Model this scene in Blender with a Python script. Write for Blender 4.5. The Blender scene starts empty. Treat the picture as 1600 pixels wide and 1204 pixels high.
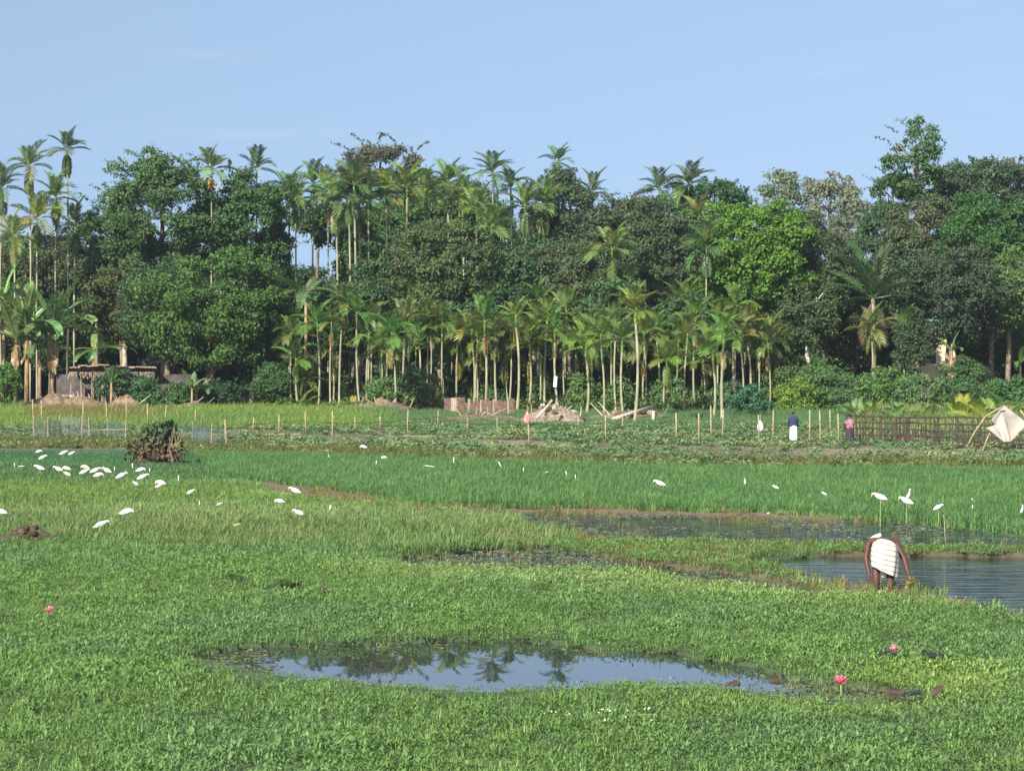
import bpy, math, random
import numpy as np
from mathutils import Vector, Matrix, Euler

# ------------------------------------------------------------------ camera, sky, sun, exposure
SC = bpy.context.scene
COL = SC.collection
F, HC, UC, VH = 3600.0, 3.85, 800.0, 585.0      # focal length in photo pixels, camera height, centre column, horizon row
R = math.radians
cam_d = bpy.data.cameras.new('camera')
cam_d.sensor_fit = 'HORIZONTAL'; cam_d.sensor_width = 36.0; cam_d.lens = 36.0 * F / 1600.0
cam_d.shift_y = -17.0 / 1600.0
cam_d.clip_start = 0.5; cam_d.clip_end = 9000.0
cam = bpy.data.objects.new('camera', cam_d); COL.objects.link(cam)
cam.location = (0, 0, HC); cam.rotation_euler = (R(90), 0, 0)
SC.camera = cam

SUN_EL, SUN_SIDE = 33.0, 26.0                     # elevation; degrees left of straight behind the camera
world = bpy.data.worlds.new('World'); SC.world = world; world.use_nodes = True
wn, wl = world.node_tree.nodes, world.node_tree.links
wn.clear()
w_out = wn.new('ShaderNodeOutputWorld'); w_bg = wn.new('ShaderNodeBackground'); w_sky = wn.new('ShaderNodeTexSky')
w_sky.sky_type = 'NISHITA'; w_sky.sun_disc = False
w_sky.sun_elevation = R(SUN_EL)
w_sky.sun_rotation = R(180.0 + SUN_SIDE)          # azimuth clockwise from +Y
w_sky.air_density = 1.0; w_sky.dust_density = 0.4; w_sky.ozone_density = 1.2
w_bg.inputs['Strength'].default_value = 0.095
# faint high cloud wisps
w_tc = wn.new('ShaderNodeTexCoord'); w_mp = wn.new('ShaderNodeMapping'); w_nz = wn.new('ShaderNodeTexNoise')
w_rp = wn.new('ShaderNodeValToRGB'); w_mx = wn.new('ShaderNodeMixRGB')
w_mp.inputs['Scale'].default_value = (5.0, 5.0, 42.0)
w_nz.inputs['Scale'].default_value = 2.2; w_nz.inputs['Detail'].default_value = 4.0
w_rp.color_ramp.elements[0].position = 0.60; w_rp.color_ramp.elements[0].color = (0, 0, 0, 1)
w_rp.color_ramp.elements[1].position = 0.85; w_rp.color_ramp.elements[1].color = (0.09, 0.09, 0.09, 1)
w_mx.inputs['Color2'].default_value = (6.6, 7.4, 8.4, 1)
# the air near the skyline is as clear and blue as the air above it: look up the sky a little higher
w_sep = wn.new('ShaderNodeSeparateXYZ'); w_cmb = wn.new('ShaderNodeCombineXYZ'); w_ma = wn.new('ShaderNodeMath'); w_mb = wn.new('ShaderNodeMath')
w_ma.operation = 'MAXIMUM'; w_ma.inputs[1].default_value = 0.0
w_mb.operation = 'MULTIPLY_ADD'; w_mb.inputs[1].default_value = 0.40; w_mb.inputs[2].default_value = 0.225
wl.new(w_tc.outputs['Generated'], w_sep.inputs[0]); wl.new(w_sep.outputs['X'], w_cmb.inputs['X']); wl.new(w_sep.outputs['Y'], w_cmb.inputs['Y'])
wl.new(w_sep.outputs['Z'], w_ma.inputs[0]); wl.new(w_ma.outputs[0], w_mb.inputs[0]); wl.new(w_mb.outputs[0], w_cmb.inputs['Z'])
wl.new(w_cmb.outputs[0], w_sky.inputs['Vector'])
wl.new(w_tc.outputs['Generated'], w_mp.inputs['Vector']); wl.new(w_mp.outputs['Vector'], w_nz.inputs['Vector'])
wl.new(w_nz.outputs['Fac'], w_rp.inputs['Fac']); wl.new(w_rp.outputs['Color'], w_mx.inputs['Fac'])
wl.new(w_sky.outputs['Color'], w_mx.inputs['Color1']); w_hs = wn.new('ShaderNodeHueSaturation'); w_hs.inputs['Saturation'].default_value = 0.88; w_hs.inputs['Value'].default_value = 0.87
wl.new(w_mx.outputs['Color'], w_hs.inputs['Color']); wl.new(w_hs.outputs['Color'], w_bg.inputs['Color'])
wl.new(w_bg.outputs['Background'], w_out.inputs['Surface'])

sun_d = bpy.data.lights.new('sun', 'SUN'); sun_d.energy = 5.0; sun_d.angle = R(0.6); sun_d.color = (1.0, 0.93, 0.82)
sun = bpy.data.objects.new('sun', sun_d); COL.objects.link(sun)
sd = Vector((-math.sin(R(SUN_SIDE)) * math.cos(R(SUN_EL)), -math.cos(R(SUN_SIDE)) * math.cos(R(SUN_EL)), math.sin(R(SUN_EL))))
sun.rotation_euler = sd.to_track_quat('Z', 'Y').to_euler(); sun.location = (-40, -40, 60)

SC.view_settings.view_transform = 'Standard'; SC.view_settings.look = 'None'
SC.view_settings.gamma = 1.0; SC.view_settings.use_curve_mapping = False
SC.view_settings.exposure = 0.95
SC.render.engine = 'CYCLES'
SC.cycles.max_bounces = 6; SC.cycles.diffuse_bounces = 3; SC.cycles.glossy_bounces = 3
SC.cycles.transmission_bounces = 4; SC.cycles.transparent_max_bounces = 8; SC.cycles.volume_bounces = 0
SC.cycles.use_denoising = True

# ------------------------------------------------------------------ small maths
def noise2(x, y, seed=0):
    x = np.asarray(x, float); y = np.asarray(y, float)
    xi = np.floor(x).astype(np.int64); yi = np.floor(y).astype(np.int64)
    fx = x - xi; fy = y - yi
    fx = fx * fx * (3 - 2 * fx); fy = fy * fy * (3 - 2 * fy)
    def hsh(a, b):
        n = (a * 374761393 + b * 668265263 + seed * 1442695041) & 0xFFFFFFFF
        n = ((n ^ (n >> 13)) * 1274126177) & 0xFFFFFFFF
        return ((n ^ (n >> 16)) & 0xFFFF) / 65535.0
    return (hsh(xi, yi) * (1 - fx) + hsh(xi + 1, yi) * fx) * (1 - fy) + (hsh(xi, yi + 1) * (1 - fx) + hsh(xi + 1, yi + 1) * fx) * fy

def fbm(x, y, seed=0, oct=3):
    s = 0.0; a = 0.5; t = 0.0
    for o in range(oct):
        s = s + a * noise2(np.asarray(x) * 2 ** o, np.asarray(y) * 2 ** o, seed + o * 17); t += a; a *= 0.5
    return s / t

def inpoly(u, v, poly):
    u = np.asarray(u, float); v = np.asarray(v, float)
    c = np.zeros(u.shape, bool); n = len(poly); j = n - 1
    for i in range(n):
        xi, yi = poly[i]; xj, yj = poly[j]
        if yi != yj:
            c ^= ((yi > v) != (yj > v)) & (u < (xj - xi) * (v - yi) / (yj - yi) + xi)
        j = i
    return c

def to_map(X, Y):
    Y = np.maximum(np.asarray(Y, float), 1.0)
    return UC + F * np.asarray(X, float) / Y, VH + F * HC / Y

def from_map(u, v, z=0.0):
    Y = F * (HC - z) / (v - VH)
    return (u - UC) / F * Y, Y

# land use, drawn on a plan of the fields
POND = [(285, 1033), (360, 1017), (460, 1009), (560, 1006), (700, 1003), (830, 1005), (930, 1012), (1020, 1020), (1120, 1035),
        (1190, 1043), (1235, 1057), (1330, 1073), (1400, 1084), (1440, 1094), (1430, 1103), (1380, 1102), (1250, 1096), (1200, 1093),
        (1130, 1080), (1000, 1075), (900, 1080), (800, 1085), (700, 1084), (620, 1079), (560, 1073), (470, 1067), (400, 1057), (320, 1045)]
POOL = [(1115, 869), (1200, 872), (1400, 869), (1600, 871), (2100, 874), (2100, 1000), (1640, 968), (1600, 962), (1520, 946),
        (1450, 931), (1400, 921), (1345, 918), (1290, 913), (1210, 899), (1130, 880)]
CHAN = [(770, 799), (900, 802), (1100, 807), (1300, 812), (1350, 815), (1480, 826), (1600, 838), (2100, 862), (2100, 869), (1600, 866), (1450, 861),
        (1300, 858), (1150, 856), (1000, 849), (900, 838), (800, 816)]
DITCH = [(620, 872), (700, 866), (850, 858), (950, 870), (1000, 880), (1100, 893), (1200, 910), (1290, 931), (1280, 938), (1150, 922),
         (1000, 902), (900, 895), (780, 893), (640, 889)]
PUD1 = [(345, 912), (390, 910), (396, 923), (350, 924)]
PUD2 = [(398, 921), (470, 913), (502, 923), (495, 934), (410, 933)]
WATER = [POND, POOL, CHAN, DITCH, PUD1, PUD2]
RICE = [(300, 712), (450, 715), (650, 722), (850, 730), (1100, 736), (1400, 739), (2100, 742), (2100, 866), (1600, 838), (1480, 826),
        (1350, 815), (1250, 808), (1000, 800), (750, 797), (640, 792), (580, 778), (480, 764), (400, 755), (330, 745)]
MUD1 = [(395, 752), (470, 762), (580, 776), (604, 790), (520, 788), (430, 776)]
MUD2 = [(640, 792), (1000, 800), (1250, 808), (1350, 815), (1350, 821), (1000, 808), (650, 802)]
BANK = [(870, 838), (1000, 850), (1150, 858), (1600, 867), (2100, 870), (2100, 874), (1600, 871), (1120, 870), (1200, 890), (1290, 909),
        (1340, 924), (1290, 932), (1200, 910), (1000, 880), (900, 862)]
SHORE = [(1210, 898), (1290, 912), (1345, 917), (1400, 921), (1450, 931), (1520, 945), (1600, 961), (1700, 972), (1700, 985), (1580, 965), (1440, 940),
         (1330, 932), (1250, 920)]
DRYG = [(270, 806), (420, 814), (600, 822), (800, 832), (870, 850), (800, 872), (640, 872), (400, 862), (270, 856), (-300, 850), (-300, 826), (120, 824)]

def zones(X, Y):
    u, v = to_map(X, Y)
    ju = (fbm(X * 0.9, Y * 0.35, 5) - 0.5) * 46.0
    jv = (fbm(X * 1.1 + 40, Y * 0.5, 9) - 0.5) * 9.0
    u2, v2 = u + ju, v + jv
    z = {}
    z['u'], z['v'] = u, v
    wat = np.zeros(u.shape, bool)
    for p in WATER:
        wat |= inpoly(u2, v2, p)
    z['rice'] = inpoly(u + ju * 0.3, v + jv * 0.25, RICE)
    z['water'] = wat & ~z['rice']
    z['chan'] = inpoly(u2, v2, CHAN) & ~z['rice']
    z['ditch'] = inpoly(u2, v2, DITCH)
    z['pond'] = inpoly(u2, v2, POND)
    z['pool'] = inpoly(u2, v2, POOL)
    z['mud'] = (inpoly(u2, v2, MUD1) | inpoly(u2, v2, MUD2)) & ~z['rice']
    z['bank'] = inpoly(u2, v2, BANK) & ~z['water']
    z['shore'] = inpoly(u2, v2, SHORE) & ~z['water']
    z['dry'] = inpoly(u2, v2, DRYG) & ~z['water']
    far = np.where(u < 300, 703 + 0 * u, np.interp(u, [300, 450, 650, 850, 1100, 1400, 2100], [712, 715, 722, 730, 736, 739, 742]))
    z['far'] = (v + jv * 0.25) < far
    z['edge'] = far
    z['ju'], z['jv'] = ju, jv
    return z

def height(X, Y):
    X = np.asarray(X, float); Y = np.asarray(Y, float)
    z = zones(X, Y)
    n = fbm(X * 0.8, Y * 0.8, 2)
    h = 0.05 + 0.05 * (n - 0.5)
    h = np.where(z['mud'] | z['shore'], 0.09 + 0.08 * (n - 0.5), h)
    h = np.where(z['bank'], 0.10 + 0.10 * (n - 0.5), h)
    h = np.where(z['rice'], 0.012 + 0.01 * (n - 0.5), h)
    ramp = np.clip((z['edge'] - z['v']) / 6.0, 0, 1)
    h = np.where(z['far'], 0.05 + 0.2 * ramp + 0.05 * (n - 0.5), h)
    rise = np.clip((Y - 112.0) / 83.0, 0, 1); rise = rise * rise * (3 - 2 * rise)
    h = h + np.where(z['far'], rise * 0.72, 0)
    h = np.where(z['water'], -0.16 + 0.04 * n, h)
    ch = z['chan'] & (fbm(X * 1.2, Y * 0.28, 21) > 0.74)
    h = np.where(ch, 0.03, h)
    return h

def put(px, py):
    zz = 0.05
    for _ in range(9):
        X, Y = from_map(px, py, zz)
        zz = float(height(np.array([X]), np.array([Y]))[0])
    if py < 641:                                  # feet hidden behind the front of the grove
        Y = 191.0 + (641 - py) * 0.12; X = (px - UC) / F * Y; zz = float(height(np.array([X]), np.array([Y]))[0])
    return Vector((X, Y, zz))

def at(px, py, Y):
    return Vector(((px - UC) / F * Y, Y, HC + (VH - py) / F * Y))

def deep(Y):
    return 194.0 + (Y - 250.0) * 0.85

def px_m(Y):
    return F / Y

# ------------------------------------------------------------------ materials
def new_mat(name):
    m = bpy.data.materials.new(name); m.use_nodes = True
    n = m.node_tree.nodes; n.clear()
    return m, n, m.node_tree.links

def _hsv(n, l, col_socket, val_socket, lo, hi, hue=None):
    mr = n.new('ShaderNodeMapRange'); mr.inputs['To Min'].default_value = lo; mr.inputs['To Max'].default_value = hi
    l.new(val_socket, mr.inputs['Value'])
    hs = n.new('ShaderNodeHueSaturation')
    l.new(mr.outputs['Result'], hs.inputs['Value']); l.new(col_socket, hs.inputs['Color'])
    if hue:
        m2 = n.new('ShaderNodeMapRange'); m2.inputs['To Min'].default_value = hue[0]; m2.inputs['To Max'].default_value = hue[1]
        ml = n.new('ShaderNodeMath'); ml.operation = 'FRACT'
        mm = n.new('ShaderNodeMath'); mm.operation = 'MULTIPLY'; mm.inputs[1].default_value = 7.31
        l.new(val_socket, mm.inputs[0]); l.new(mm.outputs[0], ml.inputs[0]); l.new(ml.outputs[0], m2.inputs['Value'])
        l.new(m2.outputs['Result'], hs.inputs['Hue'])
    return hs.outputs['Color']

def leaf_mat(name, source='object', color=None, lo=0.6, hi=1.45, trans=0.33, rough=0.6, spec=0.16, hue=(0.488, 0.512)):
    m, n, l = new_mat(name)
    if source == 'object':
        s = n.new('ShaderNodeObjectInfo').outputs['Color']
    elif source == 'instancer':
        a = n.new('ShaderNodeAttribute'); a.attribute_type = 'INSTANCER'; a.attribute_name = 'tint'; s = a.outputs['Color']
    else:
        a = n.new('ShaderNodeRGB'); a.outputs[0].default_value = (*color, 1); s = a.outputs[0]
    g = n.new('ShaderNodeNewGeometry')
    c = _hsv(n, l, s, g.outputs['Random Per Island'], lo, hi, hue)
    p = n.new('ShaderNodeBsdfPrincipled'); p.inputs['Roughness'].default_value = rough
    p.inputs['Specular IOR Level'].default_value = spec
    t = n.new('ShaderNodeBsdfTranslucent'); mx = n.new('ShaderNodeMixShader'); mx.inputs[0].default_value = trans
    o = n.new('ShaderNodeOutputMaterial')
    l.new(c, p.inputs['Base Color']); l.new(c, t.inputs['Color'])
    l.new(p.outputs[0], mx.inputs[1]); l.new(t.outputs[0], mx.inputs[2]); l.new(mx.outputs[0], o.inputs[0])
    return m

def plain_mat(name, color, rough=0.7, var=0.3, scale=6.0, spec=0.3, bump=0.0, color2=None, stretch=(1, 1, 1), trans=0.0):
    m, n, l = new_mat(name)
    tc = n.new('ShaderNodeTexCoord'); mp = n.new('ShaderNodeMapping'); mp.inputs['Scale'].default_value = stretch
    nz = n.new('ShaderNodeTexNoise'); nz.inputs['Scale'].default_value = scale; nz.inputs['Detail'].default_value = 5.0
    l.new(tc.outputs['Object'], mp.inputs[0]); l.new(mp.outputs[0], nz.inputs['Vector'])
    mx = n.new('ShaderNodeMixRGB')
    c2 = color2 if color2 else tuple(c * (1 - var) for c in color)
    c1 = color if color2 else tuple(min(1, c * (1 + var)) for c in color)
    mx.inputs['Color1'].default_value = (*c1, 1); mx.inputs['Color2'].default_value = (*c2, 1)
    rp = n.new('ShaderNodeValToRGB'); rp.color_ramp.elements[0].position = 0.35; rp.color_ramp.elements[1].position = 0.65
    l.new(nz.outputs['Fac'], rp.inputs[0]); l.new(rp.outputs[0], mx.inputs['Fac'])
    p = n.new('ShaderNodeBsdfPrincipled'); p.inputs['Roughness'].default_value = rough
    p.inputs['Specular IOR Level'].default_value = spec
    l.new(mx.outputs[0], p.inputs['Base Color'])
    o = n.new('ShaderNodeOutputMaterial')
    if bump:
        b = n.new('ShaderNodeBump'); b.inputs['Strength'].default_value = bump; b.inputs['Distance'].default_value = 0.05
        l.new(nz.outputs['Fac'], b.inputs['Height']); l.new(b.outputs[0], p.inputs['Normal'])
    if trans:
        t = n.new('ShaderNodeBsdfTranslucent'); ms = n.new('ShaderNodeMixShader'); ms.inputs[0].default_value = trans
        l.new(mx.outputs[0], t.inputs['Color']); l.new(p.outputs[0], ms.inputs[1]); l.new(t.outputs[0], ms.inputs[2]); l.new(ms.outputs[0], o.inputs[0])
    else:
        l.new(p.outputs[0], o.inputs[0])
    return m

M = {}
M['leaf'] = leaf_mat('tree_leaf', 'object')
M['frond'] = leaf_mat('palm_leaf', 'object', lo=0.75, hi=1.3, trans=0.3, rough=0.42, spec=0.45)
M['tuft'] = leaf_mat('field_leaf', 'instancer', lo=0.65, hi=1.4, trans=0.3, rough=0.5, spec=0.3, hue=(0.488, 0.512))
M['bark'] = plain_mat('bark', (0.20, 0.155, 0.115), 0.85, 0.45, 3.0, bump=0.4, stretch=(3, 3, 0.8))
M['palebark'] = plain_mat('pale_bark', (0.42, 0.38, 0.30), 0.85, 0.35, 2.5, bump=0.3, stretch=(2, 2, 1))
M['palmtrunk'] = plain_mat('palm_trunk', (0.34, 0.32, 0.20), 0.8, 0.3, 1.6, bump=0.25, stretch=(0.4, 0.4, 6), color2=(0.17, 0.18, 0.11))
M['shaft'] = plain_mat('crownshaft', (0.22, 0.34, 0.07), 0.5, 0.2, 3.0)
M['banana_stem'] = plain_mat('banana_stem', (0.36, 0.25, 0.14), 0.7, 0.4, 2.0, stretch=(3, 3, 0.6), color2=(0.16, 0.10, 0.06))
M['bamboo'] = plain_mat('bamboo_pole', (0.28, 0.23, 0.135), 0.6, 0.3, 2.0, stretch=(1, 1, 5))
M['darkbamboo'] = plain_mat('old_bamboo', (0.055, 0.042, 0.032), 0.8, 0.4, 3.0)
M['white'] = plain_mat('white_feather', (0.74, 0.74, 0.73), 0.7, 0.05, 20.0)
M['cream'] = plain_mat('cream_feather', (0.80, 0.72, 0.50), 0.7, 0.08, 20.0)
M['buff'] = plain_mat('buff_feather', (0.72, 0.46, 0.22), 0.7, 0.15, 20.0, color2=(0.82, 0.74, 0.62))
M['grey'] = plain_mat('grey_feather', (0.45, 0.45, 0.46), 0.7, 0.15, 20.0)
M['bill'] = plain_mat('bill', (0.75, 0.50, 0.08), 0.4, 0.1)
M['leg'] = plain_mat('bird_leg', (0.30, 0.33, 0.14), 0.6, 0.2)
M['plastic'] = plain_mat('white_plastic', (0.80, 0.81, 0.79), 0.4, 0.05)
M['paleplastic'] = plain_mat('pale_green_plastic', (0.55, 0.70, 0.60), 0.4, 0.05)
M['skin'] = plain_mat('skin', (0.085, 0.040, 0.030), 0.5, 0.2, 8.0)
M['hair'] = plain_mat('hair', (0.012, 0.010, 0.009), 0.6, 0.2)
M['navy'] = plain_mat('navy_cloth', (0.022, 0.030, 0.085), 0.85, 0.25, 5.0)
M['whitecloth'] = plain_mat('white_cloth', (0.62, 0.62, 0.60), 0.85, 0.08, 4.0)
M['darkcloth'] = plain_mat('dark_cloth', (0.05, 0.03, 0.045), 0.85, 0.3)
M['tarp'] = plain_mat('tarp_cloth', (0.36, 0.325, 0.275), 0.8, 0.2, 1.4, bump=0.3, trans=0.12)
M['redcloth'] = plain_mat('red_white_cloth', (0.60, 0.16, 0.11), 0.85, 0.1, 2.2, color2=(0.75, 0.60, 0.54))
M['brick'] = plain_mat('brick_red', (0.165, 0.105, 0.08), 0.85, 0.35, 4.0)
M['stone'] = plain_mat('pale_stone', (0.33, 0.28, 0.22), 0.85, 0.2, 3.0)
M['mudlump'] = plain_mat('mud_clod', (0.075, 0.052, 0.034), 0.9, 0.4, 5.0, bump=0.5)
M['drylitter'] = plain_mat('dry_litter', (0.17, 0.122, 0.078), 0.9, 0.45, 2.0, bump=0.5)
M['thatch'] = plain_mat('thatch', (0.20, 0.16, 0.12), 0.9, 0.45, 5.0, bump=0.4)
M['darkwall'] = plain_mat('dark_mud_wall', (0.075, 0.065, 0.06), 0.9, 0.4, 2.0)
M['creamwall'] = plain_mat('cream_wall', (0.66, 0.56, 0.36), 0.85, 0.12, 1.0)
M['tealroof'] = plain_mat('teal_roof', (0.14, 0.36, 0.33), 0.5, 0.2, 2.0)
M['glass'] = plain_mat('window_dark', (0.03, 0.035, 0.04), 0.2, 0.2)
M['netblue'] = plain_mat('blue_green_net', (0.045, 0.085, 0.078), 0.6, 0.3, 1.0)
M['netgrey'] = plain_mat('grey_net', (0.12, 0.13, 0.145), 0.6, 0.3, 1.0)
M['pink'] = leaf_mat('lily_petal', 'rgb', (0.80, 0.13, 0.33), 0.75, 1.15, 0.25, 0.5, 0.3, None)
M['palepink'] = leaf_mat('pale_lily_petal', 'rgb', (0.78, 0.27, 0.42), 0.75, 1.2, 0.25, 0.5, 0.3, None)
M['yellowc'] = plain_mat('lily_heart', (0.75, 0.5, 0.08), 0.6, 0.1)
M['lilypad'] = plain_mat('dark_lily_leaf', (0.018, 0.028, 0.015), 0.35, 0.3)
M['brownleaf'] = plain_mat('brown_leaf', (0.060, 0.040, 0.028), 0.8, 0.4, 6.0)
M['orange'] = plain_mat('orange_fruit', (0.70, 0.34, 0.05), 0.6, 0.25)

def water_mat(name, base, bump, scale, stretch, rough):
    m, n, l = new_mat(name)
    g = n.new('ShaderNodeNewGeometry'); mp = n.new('ShaderNodeMapping'); mp.inputs['Scale'].default_value = stretch
    nz = n.new('ShaderNodeTexNoise'); nz.inputs['Scale'].default_value = scale; nz.inputs['Detail'].default_value = 3.0
    b = n.new('ShaderNodeBump'); b.inputs['Strength'].default_value = bump; b.inputs['Distance'].default_value = 0.03
    p = n.new('ShaderNodeBsdfPrincipled'); p.inputs['Base Color'].default_value = (*base, 1)
    p.inputs['Roughness'].default_value = rough; p.inputs['IOR'].default_value = 1.52; p.inputs['Specular IOR Level'].default_value = 0.5
    o = n.new('ShaderNodeOutputMaterial')
    l.new(g.outputs['Position'], mp.inputs[0]); l.new(mp.outputs[0], nz.inputs['Vector'])
    l.new(nz.outputs['Fac'], b.inputs['Height']); l.new(b.outputs[0], p.inputs['Normal']); l.new(p.outputs[0], o.inputs[0])
    return m
M['pond'] = water_mat('still_water', (0.028, 0.034, 0.032), 0.02, 2.0, (1, 0.5, 1), 0.01)
M['pool'] = water_mat('rippled_water', (0.018, 0.026, 0.026), 1.0, 1.1, (0.45, 2.4, 1), 0.08)
M['chan'] = water_mat('ditch_water', (0.020, 0.024, 0.020), 0.6, 1.4, (0.4, 2.2, 1), 0.08)

# ------------------------------------------------------------------ mesh building
class MB:
    def __init__(s):
        s.v = []; s.f = []; s.m = []; s.cur = 0
    def mat(s, i):
        s.cur = i; return s
    def add(s, verts, faces):
        b = len(s.v); s.v.extend(tuple(p) for p in verts)
        s.f.extend(tuple(i + b for i in f) for f in faces); s.m.extend([s.cur] * len(faces)); return s
    def box(s, c, size, rot=None):
        hx, hy, hz = size[0] / 2, size[1] / 2, size[2] / 2
        vs = [Vector((x, y, z)) for x in (-hx, hx) for y in (-hy, hy) for z in (-hz, hz)]
        if rot is not None:
            mt = Euler(rot).to_matrix(); vs = [mt @ p for p in vs]
        vs = [p + Vector(c) for p in vs]
        return s.add(vs, [(0, 1, 3, 2), (4, 6, 7, 5), (0, 4, 5, 1), (2, 3, 7, 6), (0, 2, 6, 4), (1, 5, 7, 3)])
    def tube(s, path, rad, n=6, cap=True, flat=None):
        P = [Vector(p) for p in path]; k = len(P)
        if not hasattr(rad, '__len__'): rad = [rad] * k
        vs = []
        ref = None
        for i in range(k):
            d = (P[min(i + 1, k - 1)] - P[max(i - 1, 0)])
            d = d.normalized() if d.length > 1e-9 else Vector((0, 0, 1))
            if ref is None:
                a = Vector((0, 1, 0)) if abs(d.y) < 0.9 else Vector((1, 0, 0))
                ref = (a - d * a.dot(d)).normalized()
            else:
                r2 = ref - d * ref.dot(d)
                ref = r2.normalized() if r2.length > 1e-6 else ref
            side = d.cross(ref)
            r = rad[i]; ra, rb = (r if hasattr(r, '__len__') else (r, r))
            for j in range(n):
                t = 2 * math.pi * j / n
                vs.append(P[i] + ref * (math.cos(t) * ra) + side * (math.sin(t) * rb))
        fs = []
        for i in range(k - 1):
            for j in range(n):
                a = i * n + j; b = i * n + (j + 1) % n
                fs.append((a, b, b + n, a + n))
        if cap:
            fs.append(tuple(range(n - 1, -1, -1))); fs.append(tuple(range((k - 1) * n, k * n)))
        return s.add(vs, fs)
    def ball(s, c, r, nu=8, nv=6, jit=0.0, rng=None):
        c = Vector(c); rr = r if hasattr(r, '__len__') else (r, r, r)
        vs = [c + Vector((0, 0, rr[2]))]
        for i in range(1, nv):
            ph = math.pi * i / nv
            for j in range(nu):
                th = 2 * math.pi * j / nu
                q = 1.0 + (rng.uniform(-jit, jit) if jit else 0)
                vs.append(c + Vector((rr[0] * math.sin(ph) * math.cos(th) * q, rr[1] * math.sin(ph) * math.sin(th) * q, rr[2] * math.cos(ph) * q)))
        vs.append(c - Vector((0, 0, rr[2])))
        fs = [(0, 1 + j, 1 + (j + 1) % nu) for j in range(nu)]
        for i in range(nv - 2):
            for j in range(nu):
                a = 1 + i * nu + j; b = 1 + i * nu + (j + 1) % nu
                fs.append((a, a + nu, b + nu, b))
        L = len(vs) - 1; o = 1 + (nv - 2) * nu
        fs += [(L, o + (j + 1) % nu, o + j) for j in range(nu)]
        return s.add(vs, fs)
    def mesh(s, name, mats, smooth=False):
        me = bpy.data.meshes.new(name); me.from_pydata(s.v, [], s.f)
        for m in (mats if isinstance(mats, (list, tuple)) else [mats]): me.materials.append(m)
        if any(s.m): me.polygons.foreach_set('material_index', s.m)
        if smooth: me.polygons.foreach_set('use_smooth', [True] * len(me.polygons))
        me.update(); return me

def raw_mesh(name, V, Fq, mat, smooth=False):
    """V (n,3) array, Fq (m,k) array of equal-sized faces"""
    me = bpy.data.meshes.new(name); V = np.asarray(V, np.float32); Fq = np.asarray(Fq, np.int32)
    k = Fq.shape[1]
    me.vertices.add(len(V)); me.vertices.foreach_set('co', V.ravel())
    me.loops.add(Fq.size); me.loops.foreach_set('vertex_index', Fq.ravel())
    me.polygons.add(len(Fq)); me.polygons.foreach_set('loop_start', np.arange(0, Fq.size, k, dtype=np.int32))
    me.polygons.foreach_set('loop_total', np.full(len(Fq), k, np.int32))
    if smooth: me.polygons.foreach_set('use_smooth', np.ones(len(Fq), bool))
    if mat: me.materials.append(mat)
    me.update(calc_edges=True); me.validate(); return me

def link(name, me, parent=None, loc=None, rot=None, scale=None, color=None, label=None):
    o = bpy.data.objects.new(name, me); COL.objects.link(o)
    if parent is not None: o.parent = parent
    if loc is not None: o.location = loc
    if rot is not None: o.rotation_euler = rot
    if scale is not None: o.scale = scale if hasattr(scale, '__len__') else (scale,) * 3
    if color is not None: o.color = (*color, 1)
    if label: o['label'] = label
    return o

def tag(o, label, cat, group=None, kind=None):
    o['label'] = label
    if cat: o['category'] = cat
    if group: o['group'] = group
    if kind: o['kind'] = kind
    return o

def thing(name, loc, label, cat, group=None, rotz=0.0, scale=None):
    o = bpy.data.objects.new(name, None); COL.objects.link(o); o.empty_display_size = 0.3
    o.location = loc; o.rotation_euler = (0, 0, rotz)
    if scale: o.scale = (scale,) * 3
    return tag(o, label, cat, group)

ORD = ['first', 'second', 'third', 'fourth', 'fifth', 'sixth', 'seventh', 'eighth', 'ninth', 'tenth', 'eleventh', 'twelfth', 'thirteenth',
       'fourteenth', 'fifteenth', 'sixteenth', 'seventeenth', 'eighteenth', 'nineteenth', 'twentieth', 'twenty-first', 'twenty-second',
       'twenty-third', 'twenty-fourth', 'twenty-fifth', 'twenty-sixth', 'twenty-seventh', 'twenty-eighth', 'twenty-ninth', 'thirtieth',
       'thirty-first', 'thirty-second', 'thirty-third', 'thirty-fourth', 'thirty-fifth', 'thirty-sixth', 'thirty-seventh', 'thirty-eighth']

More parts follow.
